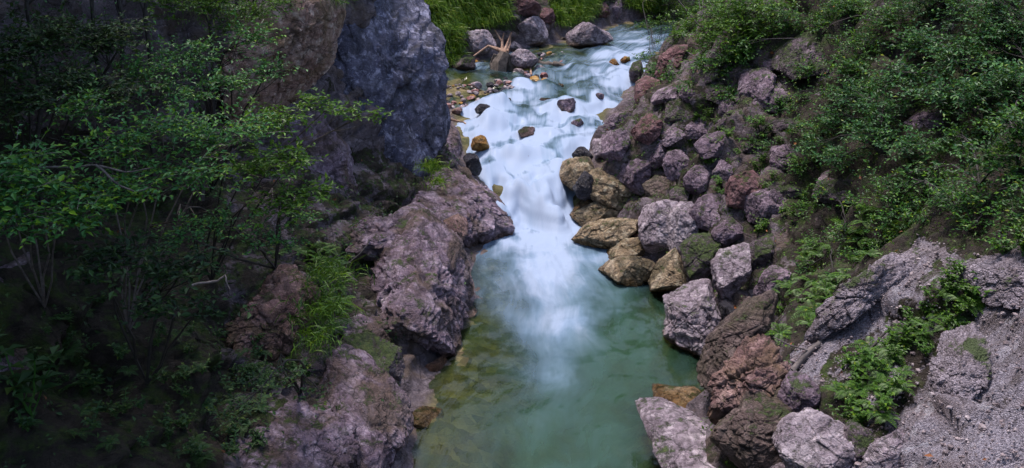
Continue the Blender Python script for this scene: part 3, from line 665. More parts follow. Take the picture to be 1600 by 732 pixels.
rock('boulder', P4([(410, 560), (510, 552), (645, 556), (680, 620), (705, 740), (740, 860), (480, 860), (428, 660)]), 'pale', 'large flat slab with whitish patches at the bottom of the picture', group=RB, thick=.28, rough=.03, vtilt=2.1)
rock('boulder', P4([(662, 655), (700, 580), (800, 458), (932, 388), (978, 500), (905, 625), (860, 740), (790, 790), (720, 700)]), 'brown', 'smooth reddish brown boulder worn by water', group=RB, thick=.9, rough=.05, strata=.3)
rock('boulder', P4([(900, 470), (955, 370), (1012, 372), (1048, 490), (1010, 540), (960, 530)]), 'grey', 'grey gritty block behind the smooth reddish brown boulder', group=RB)
rock('boulder', P4([(898, 655), (955, 562), (1050, 528), (1102, 568), (1200, 590), (1215, 690), (1140, 760), (980, 780)]), 'pale', 'whitish rounded boulder near the bottom right of the stones', group=RB, thick=.8, rough=.04)
rock('boulder', P4([(830, 760), (870, 722), (950, 722), (980, 770), (930, 830), (850, 830)]), 'pale', 'white boulder top cut by the lower frame edge', group=RB)
rock('boulder', P4([(1130, 620), (1180, 560), (1240, 600), (1240, 680), (1170, 700)]), 'mossy', 'small mossy stone beside the whitish rounded boulder', group=RB)
rock('boulder', P4([(660, 130), (700, 90), (740, 130), (730, 190), (690, 200)]), 'wet', 'dark wet stone between the layered boulder and the long brown slab', group=RB)
# --- slope above
SG = 'rocks bedded in the right slope'
for poly, mt, lb in [
    (P6([(348, 290), (365, 240), (445, 215), (452, 262), (395, 335), (355, 312)]), 'grey', 'bare grey rock standing clear of the leaves high on the right slope'),
    (P6([(392, 340), (400, 295), (450, 275), (475, 330), (430, 365)]), 'grey', 'small grey rock just below the bare one high on the slope'),
    (P6([(298, 250), (312, 205), (350, 205), (352, 250), (320, 268)]), 'mossy', 'dark round rock left of the bare one high on the slope'),
    (P6([(-5, 330), (5, 265), (40, 240), (62, 290), (45, 340), (10, 350)]), 'red', 'reddish rock face over the rapids, lowest of the upstream slope rocks'),
    (P6([(50, 320), (80, 280), (125, 285), (110, 330), (60, 335)]), 'grey', 'low grey rock right of the reddish rock face'),
    (P6([(-5, 440), (0, 400), (45, 368), (65, 400), (35, 470), (5, 475)]), 'red', 'red brown rock above the rapids beside the moss strip'),
    (P6([(222, 310), (235, 255), (265, 250), (282, 305), (250, 335)]), 'mossy', 'upright mossy rock in the upper middle of the right slope'),
    (P6([(142, 310), (155, 275), (192, 280), (185, 325), (155, 338)]), 'grey', 'small upright rock left of the upright mossy rock'),
    (P6([(148, 420), (165, 375), (205, 362), (218, 410), (195, 448), (160, 445)]), 'grey', 'pale streaked rock in the green moss of the slope'),
    (P6([(262, 370), (280, 322), (308, 330), (305, 375), (275, 388)]), 'grey', 'tiny upright rock above the sloping slab in moss'),
    (P6([(255, 405), (300, 365), (352, 350), (345, 390), (280, 412)]), 'mossy', 'sloping mossy slab below the tiny upright rock'),
    (P6([(438, 420), (450, 385), (490, 380), (488, 425), (460, 442)]), 'mossy', 'half hidden rock among shrub leaves in mid slope'),
    (P6([(445, 540), (460, 485), (515, 475), (535, 520), (490, 552)]), 'grey', 'broad grey rock shining through the shrub, mid slope'),
    (P6([(375, 225), (395, 185), (435, 185), (440, 220), (405, 240)]), 'grey', 'thin grey rock above the bare one, under twigs'),
    (P6([(470, 195), (490, 120), (560, 90), (590, 190), (560, 240), (500, 240)]), 'mossy', 'steep mossy rock patch showing between shrubs near the top'),
    (P6([(88, 395), (100, 345), (135, 338), (140, 385), (110, 412)]), 'mossy', 'mossy rock left of the pale streaked rock'),
    (P6([(60, 240), (80, 175), (130, 120), (160, 130), (120, 210), (80, 260)]), 'red', 'long red brown ledge climbing along the skyline of the slope'),
    (P6([(600, 640), (640, 560), (720, 560), (720, 620), (640, 680)]), 'mossy', 'shadowed rock deep under the big right shrub'),
    (P6([(895, 395), (925, 365), (975, 370), (970, 410), (920, 420)]), 'grey', 'grey rock glimpsed behind the shrub stems on the right'),
    (P6([(70, 520), (85, 470), (120, 455), (130, 505), (100, 545)]), 'mossy', 'small mossy rock over the egg shaped boulder'),
    (P6([(60, 470), (80, 425), (120, 410), (135, 445), (95, 470)]), 'grey', 'small grey rock in moss above the rust red boulder'),
    (P6([(180, 250), (200, 210), (240, 215), (235, 260), (195, 275)]), 'mossy', 'mossy lump near the top left of the right slope'),
    (P6([(330, 480), (350, 440), (400, 435), (405, 480), (360, 500)]), 'mossy', 'leaf covered rock above the long reddish rock'),
    (P6([(420, 620), (470, 585), (520, 600), (510, 640), (450, 655)]), 'mossy', 'low mossy rock right of the big angular rock'),
]:
    rock('rock', poly, mt, lb, 'rock', SG, thick=.9, rough=.085, lv=6, facets=14)
# slab ridges in the gravel slope
GR = 'outcrops in the gravel slope'
rock('outcrop', [(1225, 540), (1290, 470), (1360, 420), (1440, 370), (1470, 385), (1400, 450), (1320, 510), (1260, 560)], 'grit', 'long gritty ridge slanting up through the ferns on the right', 'outcrop', GR, thick=.3, push=.9, rough=.12)
rock('outcrop', [(1340, 740), (1370, 690), (1440, 660), (1470, 670), (1430, 720), (1380, 790)], 'pale', 'pale rock step at the bottom right corner of the stones', 'outcrop', GR, thick=.4, push=.9)

rock('outcrop', [(1455, 640), (1475, 570), (1515, 500), (1548, 505), (1530, 570), (1500, 625), (1472, 655)], 'grit', 'pale broken rock edge beside the grey gravel', 'outcrop', GR, thick=.5, push=.5, tilt=-1.1, vtilt=1.0, rough=.12)
rock('outcrop', [(1520, 440), (1560, 405), (1620, 380), (1640, 420), (1580, 470), (1540, 480)], 'grit', 'low rough rock step at the right picture edge under the herbs', 'outcrop', GR, thick=.4, push=.7, tilt=-1.1, vtilt=1.0, rough=.12)
# --- left bank
LG = 'bedrock of the left bank'
rock('cliff', [(455, -160), (500, -60), (470, 40), (480, 130), (520, 240), (548, 330), (600, 352), (640, 320), (662, 262), (668, 230), (682, 206), (690, 165), (685, 130), (684, 60), (668, 20), (662, -60), (640, -160)], 'blue', 'smooth dark blue grey cliff rising over the left shore', 'cliff', LG, thick=.5, dist=21.2, tilt=.7, lv=7, rough=.042, strata=2.2, facets=16, box=.55)
rock('cliff', [(340, -60), (480, -120), (520, -40), (505, 60), (480, 130), (440, 200), (380, 210), (340, 140)], 'tanpink', 'pinkish brown rock face behind the leaves, left of the blue grey cliff', 'cliff', LG, thick=.5, dist=17.6, tilt=.9, lv=7, rough=.07, facets=8, box=.5)
rock('cliff', [(400, 190), (470, 130), (530, 230), (560, 340), (545, 400), (470, 400), (390, 320)], 'purple', 'shaded foot of the cliff behind the leafy branches', 'cliff', LG, thick=.5, dist=18.8, tilt=.8, lv=7, rough=.06, facets=6, box=.5)
rock('outcrop', [(684, 186), (705, 190), (722, 222), (719, 256), (700, 262), (676, 240)], 'purple', 'grey rock knob at the upstream foot of the blue grey cliff', 'outcrop', LG, thick=1.0)
rock('outcrop', [(655, 262), (680, 230), (716, 252), (745, 268), (764, 290), (785, 335), (788, 372), (772, 392), (735, 408), (690, 400), (655, 360), (640, 310)], 'purple', 'sloping outcrop against the white fall on the left shore', 'outcrop', LG, thick=.9, lv=7, rough=.06, strata=.5, facets=8)
rock('outcrop', [(685, 350), (700, 330), (725, 338), (730, 360), (712, 390), (690, 388)], 'pink', 'angular pinkish block wedged in the left outcrop', 'outcrop', LG, thick=.9, push=-.6)
rock('outcrop', [(535, 470), (545, 420), (590, 375), (630, 340), (665, 352), (700, 392), (735, 425), (757, 452), (755, 482), (720, 492), (712, 505), (702, 535), (665, 570), (625, 545), (590, 540), (550, 510)], 'purple', 'huge bulging outcrop with a dark undercut over the green pool', 'outcrop', LG, thick=.8, lv=7, rough=.07, strata=.45, facets=9, box=.6)
rock('outcrop', [(560, 350), (600, 345), (655, 300), (665, 350), (640, 372), (600, 400), (570, 420), (545, 400)], 'purple', 'slab between the cliff foot and the huge bulging outcrop', 'outcrop', LG, thick=.8, lv=6, rough=.07, strata=.5)
rock('outcrop', [(540, 505), (560, 492), (590, 495), (600, 520), (590, 548), (555, 545)], 'purple', 'small rounded rock hump beside the fern, left bank', 'outcrop', LG, thick=.9)
rock('outcrop', [(375, 430), (395, 400), (440, 425), (480, 465), (488, 490), (480, 540), (430, 560), (385, 520)], 'pink', 'pitted grey pink rock below the leafy branches', 'outcrop', LG, thick=.7, lv=7, rough=.09)
rock('outcrop', [(535, 545), (575, 535), (612, 555), (640, 590), (645, 620), (625, 640), (590, 620), (550, 590)], 'mossy', 'knobbly moss flecked rock steps above the left shore', 'outcrop', LG, thick=.8, rough=.10, lv=7)
rock('outcrop', [(490, 600), (520, 560), (560, 585), (610, 625), (640, 655), (652, 700), (655, 780), (590, 800), (540, 700)], 'purple', 'pale lilac slab at the bottom of the left bank by the water', 'outcrop', LG, thick=.6, lv=7, rough=.06, strata=.3)
rock('outcrop', [(370, 720), (395, 650), (450, 620), (500, 645), (535, 700), (560, 790), (370, 800)], 'purple', 'ribbed lilac slab left of the lowest waterside slab', 'outcrop', LG, thick=.6, lv=7, rough=.07, strata=.6)
rock('outcrop', [(635, 655), (655, 640), (685, 645), (690, 658), (670, 668), (645, 668)], 'tan', 'flat little stone awash at the left shore', 'outcrop', LG, thick=1.2, lv=5)
rock('outcrop', [(660, 575), (690, 560), (700, 570), (685, 582), (665, 585)], 'pink', 'tiny stone in the shallows under the huge bulging outcrop', 'outcrop', LG, thick=1.2, lv=5)
rock('outcrop', [(725, 492), (735, 480), (745, 488), (740, 500), (728, 502)], 'pale', 'tiny white stone at the tip of the left outcrop', 'outcrop', LG, thick=1.2, lv=4)
rock('outcrop', [(-30, 560), (10, 548), (32, 580), (20, 612), (-30, 615)], 'purple', 'lone lilac rock at the left picture edge', 'outcrop', LG, thick=.7)
rock('outcrop', [(-5, 420), (20, 395), (35, 420), (30, 450), (0, 455)], 'purple', 'dim rock behind the dark stems at the left edge', 'outcrop', LG, thick=.7)
rock('outcrop', [(470, 560), (500, 545), (530, 560), (525, 590), (490, 600)], 'mossy', 'mossy lump between the pitted rock and the lilac slabs', 'outcrop', LG, thick=.8)

# --- rocks in the stream
WG = 'rocks in the rapids'
def srock(poly, mat, label, **kw):
    kw.setdefault('thick', 1.1); kw.setdefault('lv', 5)
    return rock('river_rock', poly, mat, label, 'rock', WG, water=True, **kw)
srock([(731, 236), (738, 225), (752, 219), (768, 223), (770, 235), (755, 244), (738, 243)], 'ochre', 'orange rock in white water near the left shore')
srock([(722, 250), (732, 244), (746, 252), (755, 275), (750, 283), (735, 278)], 'wet', 'black wet rock against the left shore below the orange one', thick=.9)
srock([(809, 212), (820, 205), (832, 206), (852, 217), (838, 222), (815, 226)], 'grey', 'grey wedge rock breaking the foam in mid stream')
srock([(797, 252), (806, 245), (828, 247), (838, 262), (836, 282), (805, 280)], 'grey', 'grey rock with water sliding over it in mid stream', push=.25)
srock([(866, 176), (872, 165), (895, 162), (906, 170), (904, 190), (870, 196)], 'grey', 'square dark rock in the upper fall with threads of water over it', push=.2)
srock([(889, 214), (893, 196), (905, 192), (912, 200), (900, 217)], 'grey', 'thin dark rock right of the grey wedge rock')
srock([(902, 155), (906, 149), (914, 150), (917, 156), (908, 158)], 'wet', 'small dark rock above the square one')
srock([(949, 104), (956, 98), (966, 100), (968, 110), (955, 113)], 'ochre', 'left of two orange rocks in the upper right rapids')
srock([(968, 100), (976, 94), (985, 96), (986, 103), (972, 106)], 'ochre', 'right and smaller of two orange rocks in the upper rapids')
srock([(881, 60), (888, 50), (898, 42), (922, 38), (950, 43), (963, 56), (956, 68), (938, 75), (902, 77), (884, 73)], 'pale', 'big domed boulder with mossy sides in the upper stream', lv=6, thick=.9)
srock([(795, 95), (807, 80), (826, 87), (844, 103), (838, 113), (814, 114), (800, 106)], 'pale', 'pale angular boulder beside the driftwood stump', lv=6, thick=.9)
srock([(982, 118), (988, 105), (1000, 100), (1006, 125), (1000, 140), (984, 132)], 'mossy', 'mossy boulder under the overhanging leaves, right edge of rapids', thick=.9)
srock([(895, 300), (912, 275), (925, 285), (930, 318), (905, 322)], 'wet', 'black wet rock below the brown blocky boulder', thick=.9)
srock([(742, 178), (750, 170), (768, 171), (774, 179), (762, 185), (746, 185)], 'wet', 'low dark stone under the fallen stick in the upper rapids')
srock([(838, 167), (846, 160), (860, 161), (864, 168), (850, 173)], 'grey', 'half drowned grey stone left of the square dark rock')
srock([(924, 160), (932, 153), (946, 155), (950, 163), (936, 168)], 'grey', 'half drowned dark stone near the right bank of the upper rapids')
srock([(858, 142), (866, 137), (880, 138), (884, 145), (868, 148)], 'tan', 'brownish stone just breaking the surface in the upper rapids')
srock([(778, 166), (784, 160), (798, 161), (801, 168), (788, 172)], 'tan', 'brownish stone showing through the foam near the gravel bar')
# --- far bank
FG = 'rocks of the far bank'
for poly, mt, lb in [
    (P1([(245, 170), (330, 150), (430, 170), (470, 240), (400, 300), (330, 310), (270, 260)]), 'pale', 'smooth grey rock at the foot of the far grassy bank'),
    (P1([(540, 160), (590, 95), (660, 75), (740, 110), (760, 200), (720, 250), (600, 260)]), 'pale', 'broad lilac rock in the middle of the far bank'),
    (P1([(500, 60), (520, -20), (640, -40), (720, 20), (700, 80), (580, 90)]), 'red', 'reddish scree rock above the broad lilac one'),
    (P1([(700, 110), (730, 40), (780, 50), (800, 120), (740, 150)]), 'red', 'red rock behind the leaning snag'),
    (P1([(1010, 100), (1030, 30), (1090, 10), (1110, 80), (1060, 110)]), 'red', 'red rock beneath the far grassy bank, upstream'),
    (P1([(1110, 80), (1130, -10), (1170, -10), (1180, 70), (1150, 110)]), 'grey', 'upright grey rock at the far end of the stream'),
    (P1([(170, 400), (240, 340), (330, 330), (340, 390), (260, 420)]), 'mossy', 'mossy ledge below the hanging grass of the far bank'),
    (P1([(470, 290), (560, 240), (640, 270), (560, 300)]), 'pale', 'low grey rock behind the driftwood stump'),
    (P1([(60, 540), (130, 500), (148, 600), (130, 680), (70, 700)]), 'blue', 'blue grey rock fin at the cliff corner'),
]:
    rock('rock', poly, mt, lb, 'rock', FG, thick=.8, lv=5, rough=.05)
# --- gravel bar cobbles
protos = []
for i in range(7):
    v, f = ico(4); rg = np.random.default_rng(i + 50); W = v * np.array([1, rg.uniform(.6, .9), rg.uniform(.4, .65)])
    for _ in range(7):
        n = rg.normal(size=3); n /= np.linalg.norm(n); sup = (W @ n).max() * rg.uniform(.6, .85); ex = np.maximum(W @ n - sup, 0); W = W - ex[:, None] * n * .9
    W = W + v * (fbm(v * 1.7 + i * 9, 3, i) * .08)[:, None]
    protos.append(mesh_from('cobble', W, [f], None, True))
CM = {}
def cobble(px, py, wpx, mat, label, group, lift=.3):
    q = hit(px, py, True); q2 = hit(px, py)
    dw = (q - CAM) @ FW; s = wpx / FPX * dw / 2
    i = int(rng.integers(7)); key = (i, mat)
    if key not in CM:
        me = protos[i].copy(); me.materials.append(M[mat]); CM[key] = me
    o = link('cobble', CM[key], None, None, (q[0], q[1], q[2] + s * lift)); o.scale = (s, s, s); o.rotation_euler = (rng.uniform(-.3, .3), rng.uniform(-.3, .3), rng.uniform(0, 6.28))
    tag(o, label, 'stone', group)
cmats = ['cobble', 'cobble', 'cobble_red', 'cobble', 'cobble_red', 'ochre', 'wet', 'pale']
for poly, n, wr, lab, grp in [
    ([(735, 128), (790, 122), (805, 135), (800, 146), (745, 148), (725, 140)], 26, (7, 16), 'small wet cobble on the gravel bar left of the rapids', 'cobbles on the gravel bar'),
    ([(700, 150), (745, 145), (762, 160), (755, 172), (720, 178), (695, 170)], 34, (6, 15), 'small cobble in the stony spill at the foot of the cliff corner', 'cobbles below the cliff corner'),
    ([(800, 118), (850, 108), (865, 128), (850, 136), (810, 133)], 16, (8, 20), 'wet cobble in front of the pale angular boulder', 'cobbles before the pale boulder'),
    ([(840, 85), (880, 85), (895, 97), (870, 102), (845, 98)], 16, (7, 14), 'flat stone on the pile by the sunken log', 'stones on the log pile'),
    ([(690, 133), (735, 133), (735, 140), (690, 141)], 16, (4, 8), 'pebble at the tip of the calm side pool', 'pebbles by the side pool'),
    ([(733, 95), (765, 95), (768, 108), (735, 108)], 12, (6, 14), 'grey stone left of the driftwood stump', 'stones left of the stump')]:
    xs = [p[0] for p in poly]; ys = [p[1] for p in poly]; k = 0
    while k < n:
        px, py = rng.uniform(min(xs), max(xs)), rng.uniform(min(ys), max(ys))
        if not inpoly(np.array([px]), np.array([py]), poly)[0]: continue
        cobble(px, py, rng.uniform(*wr), cmats[int(rng.integers(len(cmats)))], lab, grp); k += 1
for px, py, wp, mt, lb in [(836, 130, 22, 'ochre', 'largest ochre cobble at the edge of the rapids'), (852, 130, 16, 'ochre', 'ochre stone awash right of the largest ochre cobble'), (745, 138, 20, 'pale', 'palest cobble of the gravel bar'), (795, 134, 17, 'cobble_red', 'brown rounded cobble at the tip of the gravel bar'),
                           (698, 172, 22, 'cobble_red', 'reddish boulder by the cliff corner'), (715, 178, 20, 'pink', 'pinkish boulder behind the fallen stick')]:
    cobble(px, py, wp, mt, lb, None, .45)
for k in range(14):
    px, py = rng.uniform(975, 1010) - 10, rng.uniform(345, 380); 
    q = hit(px + 5, py); o = link('cobble', CM[list(CM)[k % len(CM)]], None, None, q + np.array([0, 0, .05])); s = rng.uniform(.06, .13); o.scale = (s, s, s); o.rotation_euler = (0, 0, k)
    tag(o, 'little stone lodged in the dark hollow of the right bank', 'stone', 'stones lodged in the hollow')

# ------------------------------------------------------------------ wood
def tube(acc, pts, radii, sides=6, attr=0.5, cap=True):
    pts = np.asarray(pts, float); n = len(pts); T = np.gradient(pts, axis=0); T /= np.linalg.norm(T, axis=1, keepdims=True) + 1e-9
    ref = np.array([0, 0, 1.0]) if abs(T[0, 2]) < .9 else np.array([1.0, 0, 0])
    A = np.cross(T, ref); A /= np.linalg.norm(A, axis=1, keepdims=True) + 1e-9; B = np.cross(T, A)
    an = np.arange(sides) * 2 * math.pi / sides
    V = pts[:, None] + (A[:, None] * np.cos(an)[None, :, None] + B[:, None] * np.sin(an)[None, :, None]) * np.asarray(radii)[:, None, None]
    V = V.reshape(-1, 3); i = np.arange(n - 1)[:, None] * sides; j = np.arange(sides)[None]
    F = np.stack([i + j, i + (j + 1) % sides, i + sides + (j + 1) % sides, i + sides + j], -1).reshape(-1, 4)
    fs = [F]
    if cap and sides == 6:
        fs.append(np.arange(sides)[None]); fs.append(((n - 1) * sides + np.arange(sides)[::-1])[None])
    acc.add(V, fs, attr)
def bez(p0, p1, sag, n=8, wob=.03, rg=rng):
    t = np.linspace(0, 1, n)[:, None]; p = p0 * (1 - t) + p1 * t + np.array(sag) * (4 * t * (1 - t))
    L = np.linalg.norm(p1 - p0); w_ = rg.normal(size=(n, 3)) * wob * L; w_[0] = 0; w_[-1] *= .3; return p + w_
def at(px, py, dist): return CAM + ray(px, py) * dist
# driftwood stump with upturned roots
d0 = float((hit(785, 112, True) - CAM) @ FW)
st = empty('driftwood_stump', at(785, 115, d0)); tag(st, 'bleached driftwood stump with upturned antler like roots, left of pale boulder', 'driftwood')
a1 = Acc(); base = at(785, 85, d0) - np.array(st.location)
tube(a1, [at(778, 116, d0) - np.array(st.location), at(782, 100, d0) - np.array(st.location), at(790, 84, d0) - np.array(st.location)], [.32, .30, .2], 6)
tube(a1, [at(772, 116, d0 - .1) - np.array(st.location), at(770, 100, d0 + .1) - np.array(st.location), at(776, 86, d0) - np.array(st.location)], [.10, .12, .12], 6)
tube(a1, [at(800, 116, d0 + .3) - np.array(st.location), at(796, 98, d0 + .2) - np.array(st.location), at(786, 84, d0) - np.array(st.location)], [.2, .22, .17], 6)
acc_obj('trunk', a1, M['logdark'], st)
for rt_, rd in [([(786, 84), (784, 65), (773, 47)], .05), ([(784, 82), (785, 65), (787, 52)], .045), ([(788, 82), (794, 66), (799, 51)], .055), ([(792, 80), (797, 70), (798, 58)], .04),
                ([(790, 82), (775, 76), (763, 72), (740, 88)], .06), ([(788, 82), (770, 75), (762, 72)], .05), ([(795, 80), (782, 79), (770, 74)], .05)]:
    a1 = Acc(); pts = [at(x, y, d0 + .05 * i) - np.array(st.location) for i, (x, y) in enumerate(rt_)]
    tube(a1, pts, np.linspace(rd * 1.25, rd * .45, len(pts)), 6); acc_obj('root', a1, M['drift'], st, True)
def log(name, pts, r0, r1, mat, label, off=0, cat='log', dist=None, twigs=()):
    ds = [dist if dist else float((hit(x, y, y < 130) - CAM) @ FW) - off for x, y in pts]
    P_ = np.array([at(x, y, d) for (x, y), d in zip(pts, ds)]); o0 = P_[0]
    tt = np.linspace(0, len(P_) - 1, 12); Q = np.stack([np.interp(tt, range(len(P_)), P_[:, k]) for k in range(3)], 1); Q += rng.normal(size=Q.shape) * r0 * .2
    root = empty(name, o0); tag(root, label, cat); a = Acc(); tube(a, Q - o0, np.linspace(r0, r1, 12) * rng.uniform(.85, 1.15, 12), 6); acc_obj('stem', a, M[mat], root, True)
    for tw, rr in twigs:
        a = Acc(); dd = [np.interp(x, [min(pts[0][0], pts[-1][0]), max(pts[0][0], pts[-1][0])], [ds[0], ds[-1]]) for x, y in tw]
        T_ = np.array([at(x, y, d) for (x, y), d in zip(tw, dd)]) - o0; tube(a, T_, np.linspace(rr, rr * .4, len(T_)), 5, cap=False); acc_obj('twig', a, M[mat], root)
    return root
log('fallen_branch', [(1238, 578), (1275, 540), (1300, 515), (1326, 490)], .045, .03, 'paletwig', 'long pale fallen branch lying on the right slope by the ferns', .12, 'branch', None, [([(1262, 548), (1235, 540), (1208, 527)], .014), ([(1235, 540), (1222, 535)], .008)])
log('fallen_branch', [(1330, 570), (1360, 545), (1395, 508)], .025, .015, 'bark', 'thin dark branch on the gritty ridge right of the pale one', .08, 'branch')
log('sunken_log', [(841, 100), (870, 102), (900, 104)], .13, .08, 'logdark', 'dark log lying in the shallows right of the pale boulder', .1)
log('sunken_log', [(848, 48), (862, 58), (882, 64)], .16, .12, 'logdark', 'weathered log leaning on the far bank left of domed boulder', .1)
log('snag', [(852, 50), (847, 38), (843, 29)], .07, .03, 'drift', 'short pale snag sticking up from the far bank log', .15, 'branch')
log('fallen_stick', [(686, 176), (705, 187), (728, 193)], .05, .02, 'drift', 'red brown stick jutting over the rapids from cliff corner', .5, 'branch', 24.2)
log('snag', [(828, 97), (829, 106), (830, 118)], .03, .04, 'drift', 'small pale stake standing before the pale angular boulder', .3, 'branch')

for pts_, lb_ in [([(60, 262), (110, 262), (150, 258), (200, 270), (240, 262)], 'pale bare twig crossing the leaves at the left, longest one'), ([(150, 258), (185, 290), (215, 300), (235, 292)], 'forked pale bare twig just below the longest twig at the left'),
                  ([(300, 445), (340, 440), (352, 430), (358, 452)], 'short pale crooked twig in the dark undergrowth left of the pitted rock'), ([(70, 90), (82, 60), (88, 20)], 'pale dead stem among the dark trunks, upper left')]:
    log('bare_twig', pts_, .014, .006, 'paletwig', lb_, 0, 'twig', 8.9 if pts_[0][1] > 200 else 11.5)
# ------------------------------------------------------------------ vegetation
def leaves(acc, pos, dirs, L, Wd, rnd, fold=.25, nz=None):
    """pos, dirs (n,3); two folded triangles each"""
    n = len(pos); up = np.tile([0, 0, 1.0], (n, 1)) if nz is None else nz
    dirs = dirs / (np.linalg.norm(dirs, axis=1, keepdims=True) + 1e-9)
    side = np.cross(dirs, up); side /= np.linalg.norm(side, axis=1, keepdims=True) + 1e-9
    nr = np.cross(side, dirs)
    L = np.broadcast_to(L, (n,))[:, None]; Wd = np.broadcast_to(Wd, (n,))[:, None]
    a = pos; mid = pos + dirs * L * .45
    b = mid + side * Wd * .5 + nr * Wd * fold; c = pos + dirs * L - nr * L * .12; d = mid - side * Wd * .5 + nr * Wd * fold
    V = np.stack([a, b, c, d], 1).reshape(-1, 3); i = np.arange(n)[:, None] * 4
    F = np.concatenate([i + [0, 1, 2], i + [0, 2, 3]], 0)
    acc.add(V, [F], np.repeat(rnd, 4))
def rnd_dir(n, rg, up=.2):
    v = rg.normal(size=(n, 3)); v /= np.linalg.norm(v, axis=1, keepdims=True); v[:, 2] = v[:, 2] * .6 + up; return v
def shrub(name, base, clumps, label, cat='shrub', group=None, leaf='leaf', L=.075, dens=1.0, bark='bark', stem=.032, tone=0.0, seed=1, droop=0.0, stems=True):
    """clumps: list of (centre, radius, flatness); stems run from base to each clump, twigs fill it, leaves alternate on the twigs"""
    rg = np.random.default_rng(seed); root = empty(name, base); tag(root, label, cat, group)
    br, lf = Acc(), Acc(); base = np.asarray(base, float)
    ci_ = -1
    for C, rad, flat in clumps:
        C = np.asarray(C, float) - base; D = np.linalg.norm(C)
        stem_ = stem * .6
        ci_ = ci_ + 1 if C is not None else 0
        if stems and (ci_ % 2 == 0 or leaf != 'leaf'):
            pts = bez(np.zeros(3), C, (rg.normal() * .08 * D, rg.normal() * .08 * D, .16 * D - droop), 9, .008, rg); tube(br, pts, np.linspace(stem_, stem_ * .3, 9), 5, cap=False)
        else: pts = np.array([C])
        nt_ = int(60 * dens * (rad / .5) ** 2) + 4; stem_ = stem * .55
        P0 = []; TD = []; TL = []
        for k in range(nt_):
            s0 = C + rg.normal(size=3) * rad * np.array([.33, .33, .33 * flat]); dr = rg.normal(size=3); dr[2] = dr[2] * .45 * flat + .15; dr /= np.linalg.norm(dr)
            ln = rg.uniform(.45, 1.1) * rad * .85
            P0.append(s0); TD.append(dr); TL.append(ln)
            tw = np.array([s0, s0 + dr * ln * .5 + [0, 0, .03 * ln], s0 + dr * ln + [0, 0, -.05 * ln]])
            if k % 2 == 0: tube(br, tw, [stem_ * .25, stem_ * .16, stem_ * .08], 3, cap=False)
            if k % 6 == 0 and len(pts) > 1: tube(br, bez(pts[int(rg.integers(5, len(pts)))], s0, (0, 0, 0), 4, .04, rg), [stem_ * .4, stem_ * .3, stem_ * .25, stem_ * .2], 4, cap=False)
        P0, TD, TL = np.array(P0), np.array(TD), np.array(TL); nl = max(4, int(rad * .75 / (L * .55)))
        tt = (np.arange(nl) + .5) / nl
        pos = (P0[:, None] + TD[:, None] * TL[:, None, None] * tt[None, :, None]).reshape(-1, 3)
        td = np.repeat(TD, nl, 0); sgn = np.tile(np.where(np.arange(nl) % 2, 1, -1), len(P0))[:, None]
        sd = np.cross(td, [0, 0, 1.0]); dirs = td * .6 + sd * sgn * rg.uniform(.4, 1.0, (len(td), 1)) + rg.normal(size=td.shape) * .25
        nz = np.tile([0, 0, 1.0], (len(td), 1)) + rg.normal(size=td.shape) * .35
        cl = rg.uniform(-.15, .15, len(P0)); rnd = np.clip(rg.beta(2, 2.6, len(td)) + np.repeat(cl, nl) + tone, 0, 1)
        Ls = L * rg.uniform(.6, 1.25, len(td)); leaves(lf, pos, dirs, Ls, Ls * .5, rnd, .2, nz)
    acc_obj('branches', br, M[bark], root); acc_obj('foliage', lf, M[leaf], root)
    return root
def cl(px, py, off, rad, flat=.7):
    off *= .6
    h = hit(px, py); d = float((h - CAM) @ FW) - off
    return (at(px, py, d), rad, flat)

# right bank shrubs: base pixel on the ground, foliage clumps standing off the slope
RS = 'leafy shrubs on the right slope'
shrub('shrub', hit(1540, 200), [cl(1560, 60, 1.6, .6), cl(1500, 90, 1.5, .6), cl(1440, 70, 1.3, .55), cl(1590, 130, 1.8, .6), cl(1540, 150, 1.5, .6), cl(1470, 150, 1.4, .55), cl(1410, 120, 1.2, .5)], 'wide spreading shrub with glossy leaves at the upper right', group=RS, seed=3, leaf='leafblue', dens=1.8, L=.085)
shrub('shrub', hit(1380, 240), [cl(1380, 170, 1.1, .5), cl(1330, 150, 1.0, .5), cl(1360, 210, 1.0, .5), cl(1300, 190, .9, .45), cl(1420, 230, 1.0, .5), cl(1270, 230, .8, .4), cl(1310, 250, .8, .45)], 'fresh green shrub draped over the middle of the right slope', group=RS, seed=4, leaf='leafblue', dens=1.5)
shrub('shrub', hit(1530, 290), [cl(1500, 220, 1.2, .5), cl(1550, 250, 1.2, .5), cl(1450, 280, .9, .45), cl(1390, 290, .7, .4), cl(1590, 200, 1.4, .5), cl(1500, 300, .9, .4)], 'dark stemmed shrub under the right picture edge', group=RS, seed=5, tone=-.1, dens=1.3)
shrub('shrub', hit(1250, 90), [cl(1330, 110, .6, .5), cl(1230, 30, .8, .5), cl(1290, 40, .8, .5), cl(1340, 70, .8, .5), cl(1260, 110, .6, .4), cl(1320, 10, 1.0, .55), cl(1390, 30, 1.0, .55)], 'bushy shrub at the top middle of the right slope', group=RS, seed=6, dens=1.6)
shrub('shrub', hit(1100, 50), [cl(1050, 20, .8, 0.95), cl(1090, 15, .8, 0.95), cl(1140, 25, .7, 0.95), cl(1075, 50, .5, 0.76), cl(1180, 20, .8, 0.95), cl(1030, 40, .4, 0.66), cl(1020, 75, .3, 0.66), cl(1120, 60, .4, 0.76), cl(1160, 55, .4, 0.76)], 'yellow green bush overhanging the upper rapids', group=RS, seed=7, leaf='leafbright', L=.10, tone=-.05, dens=.8)
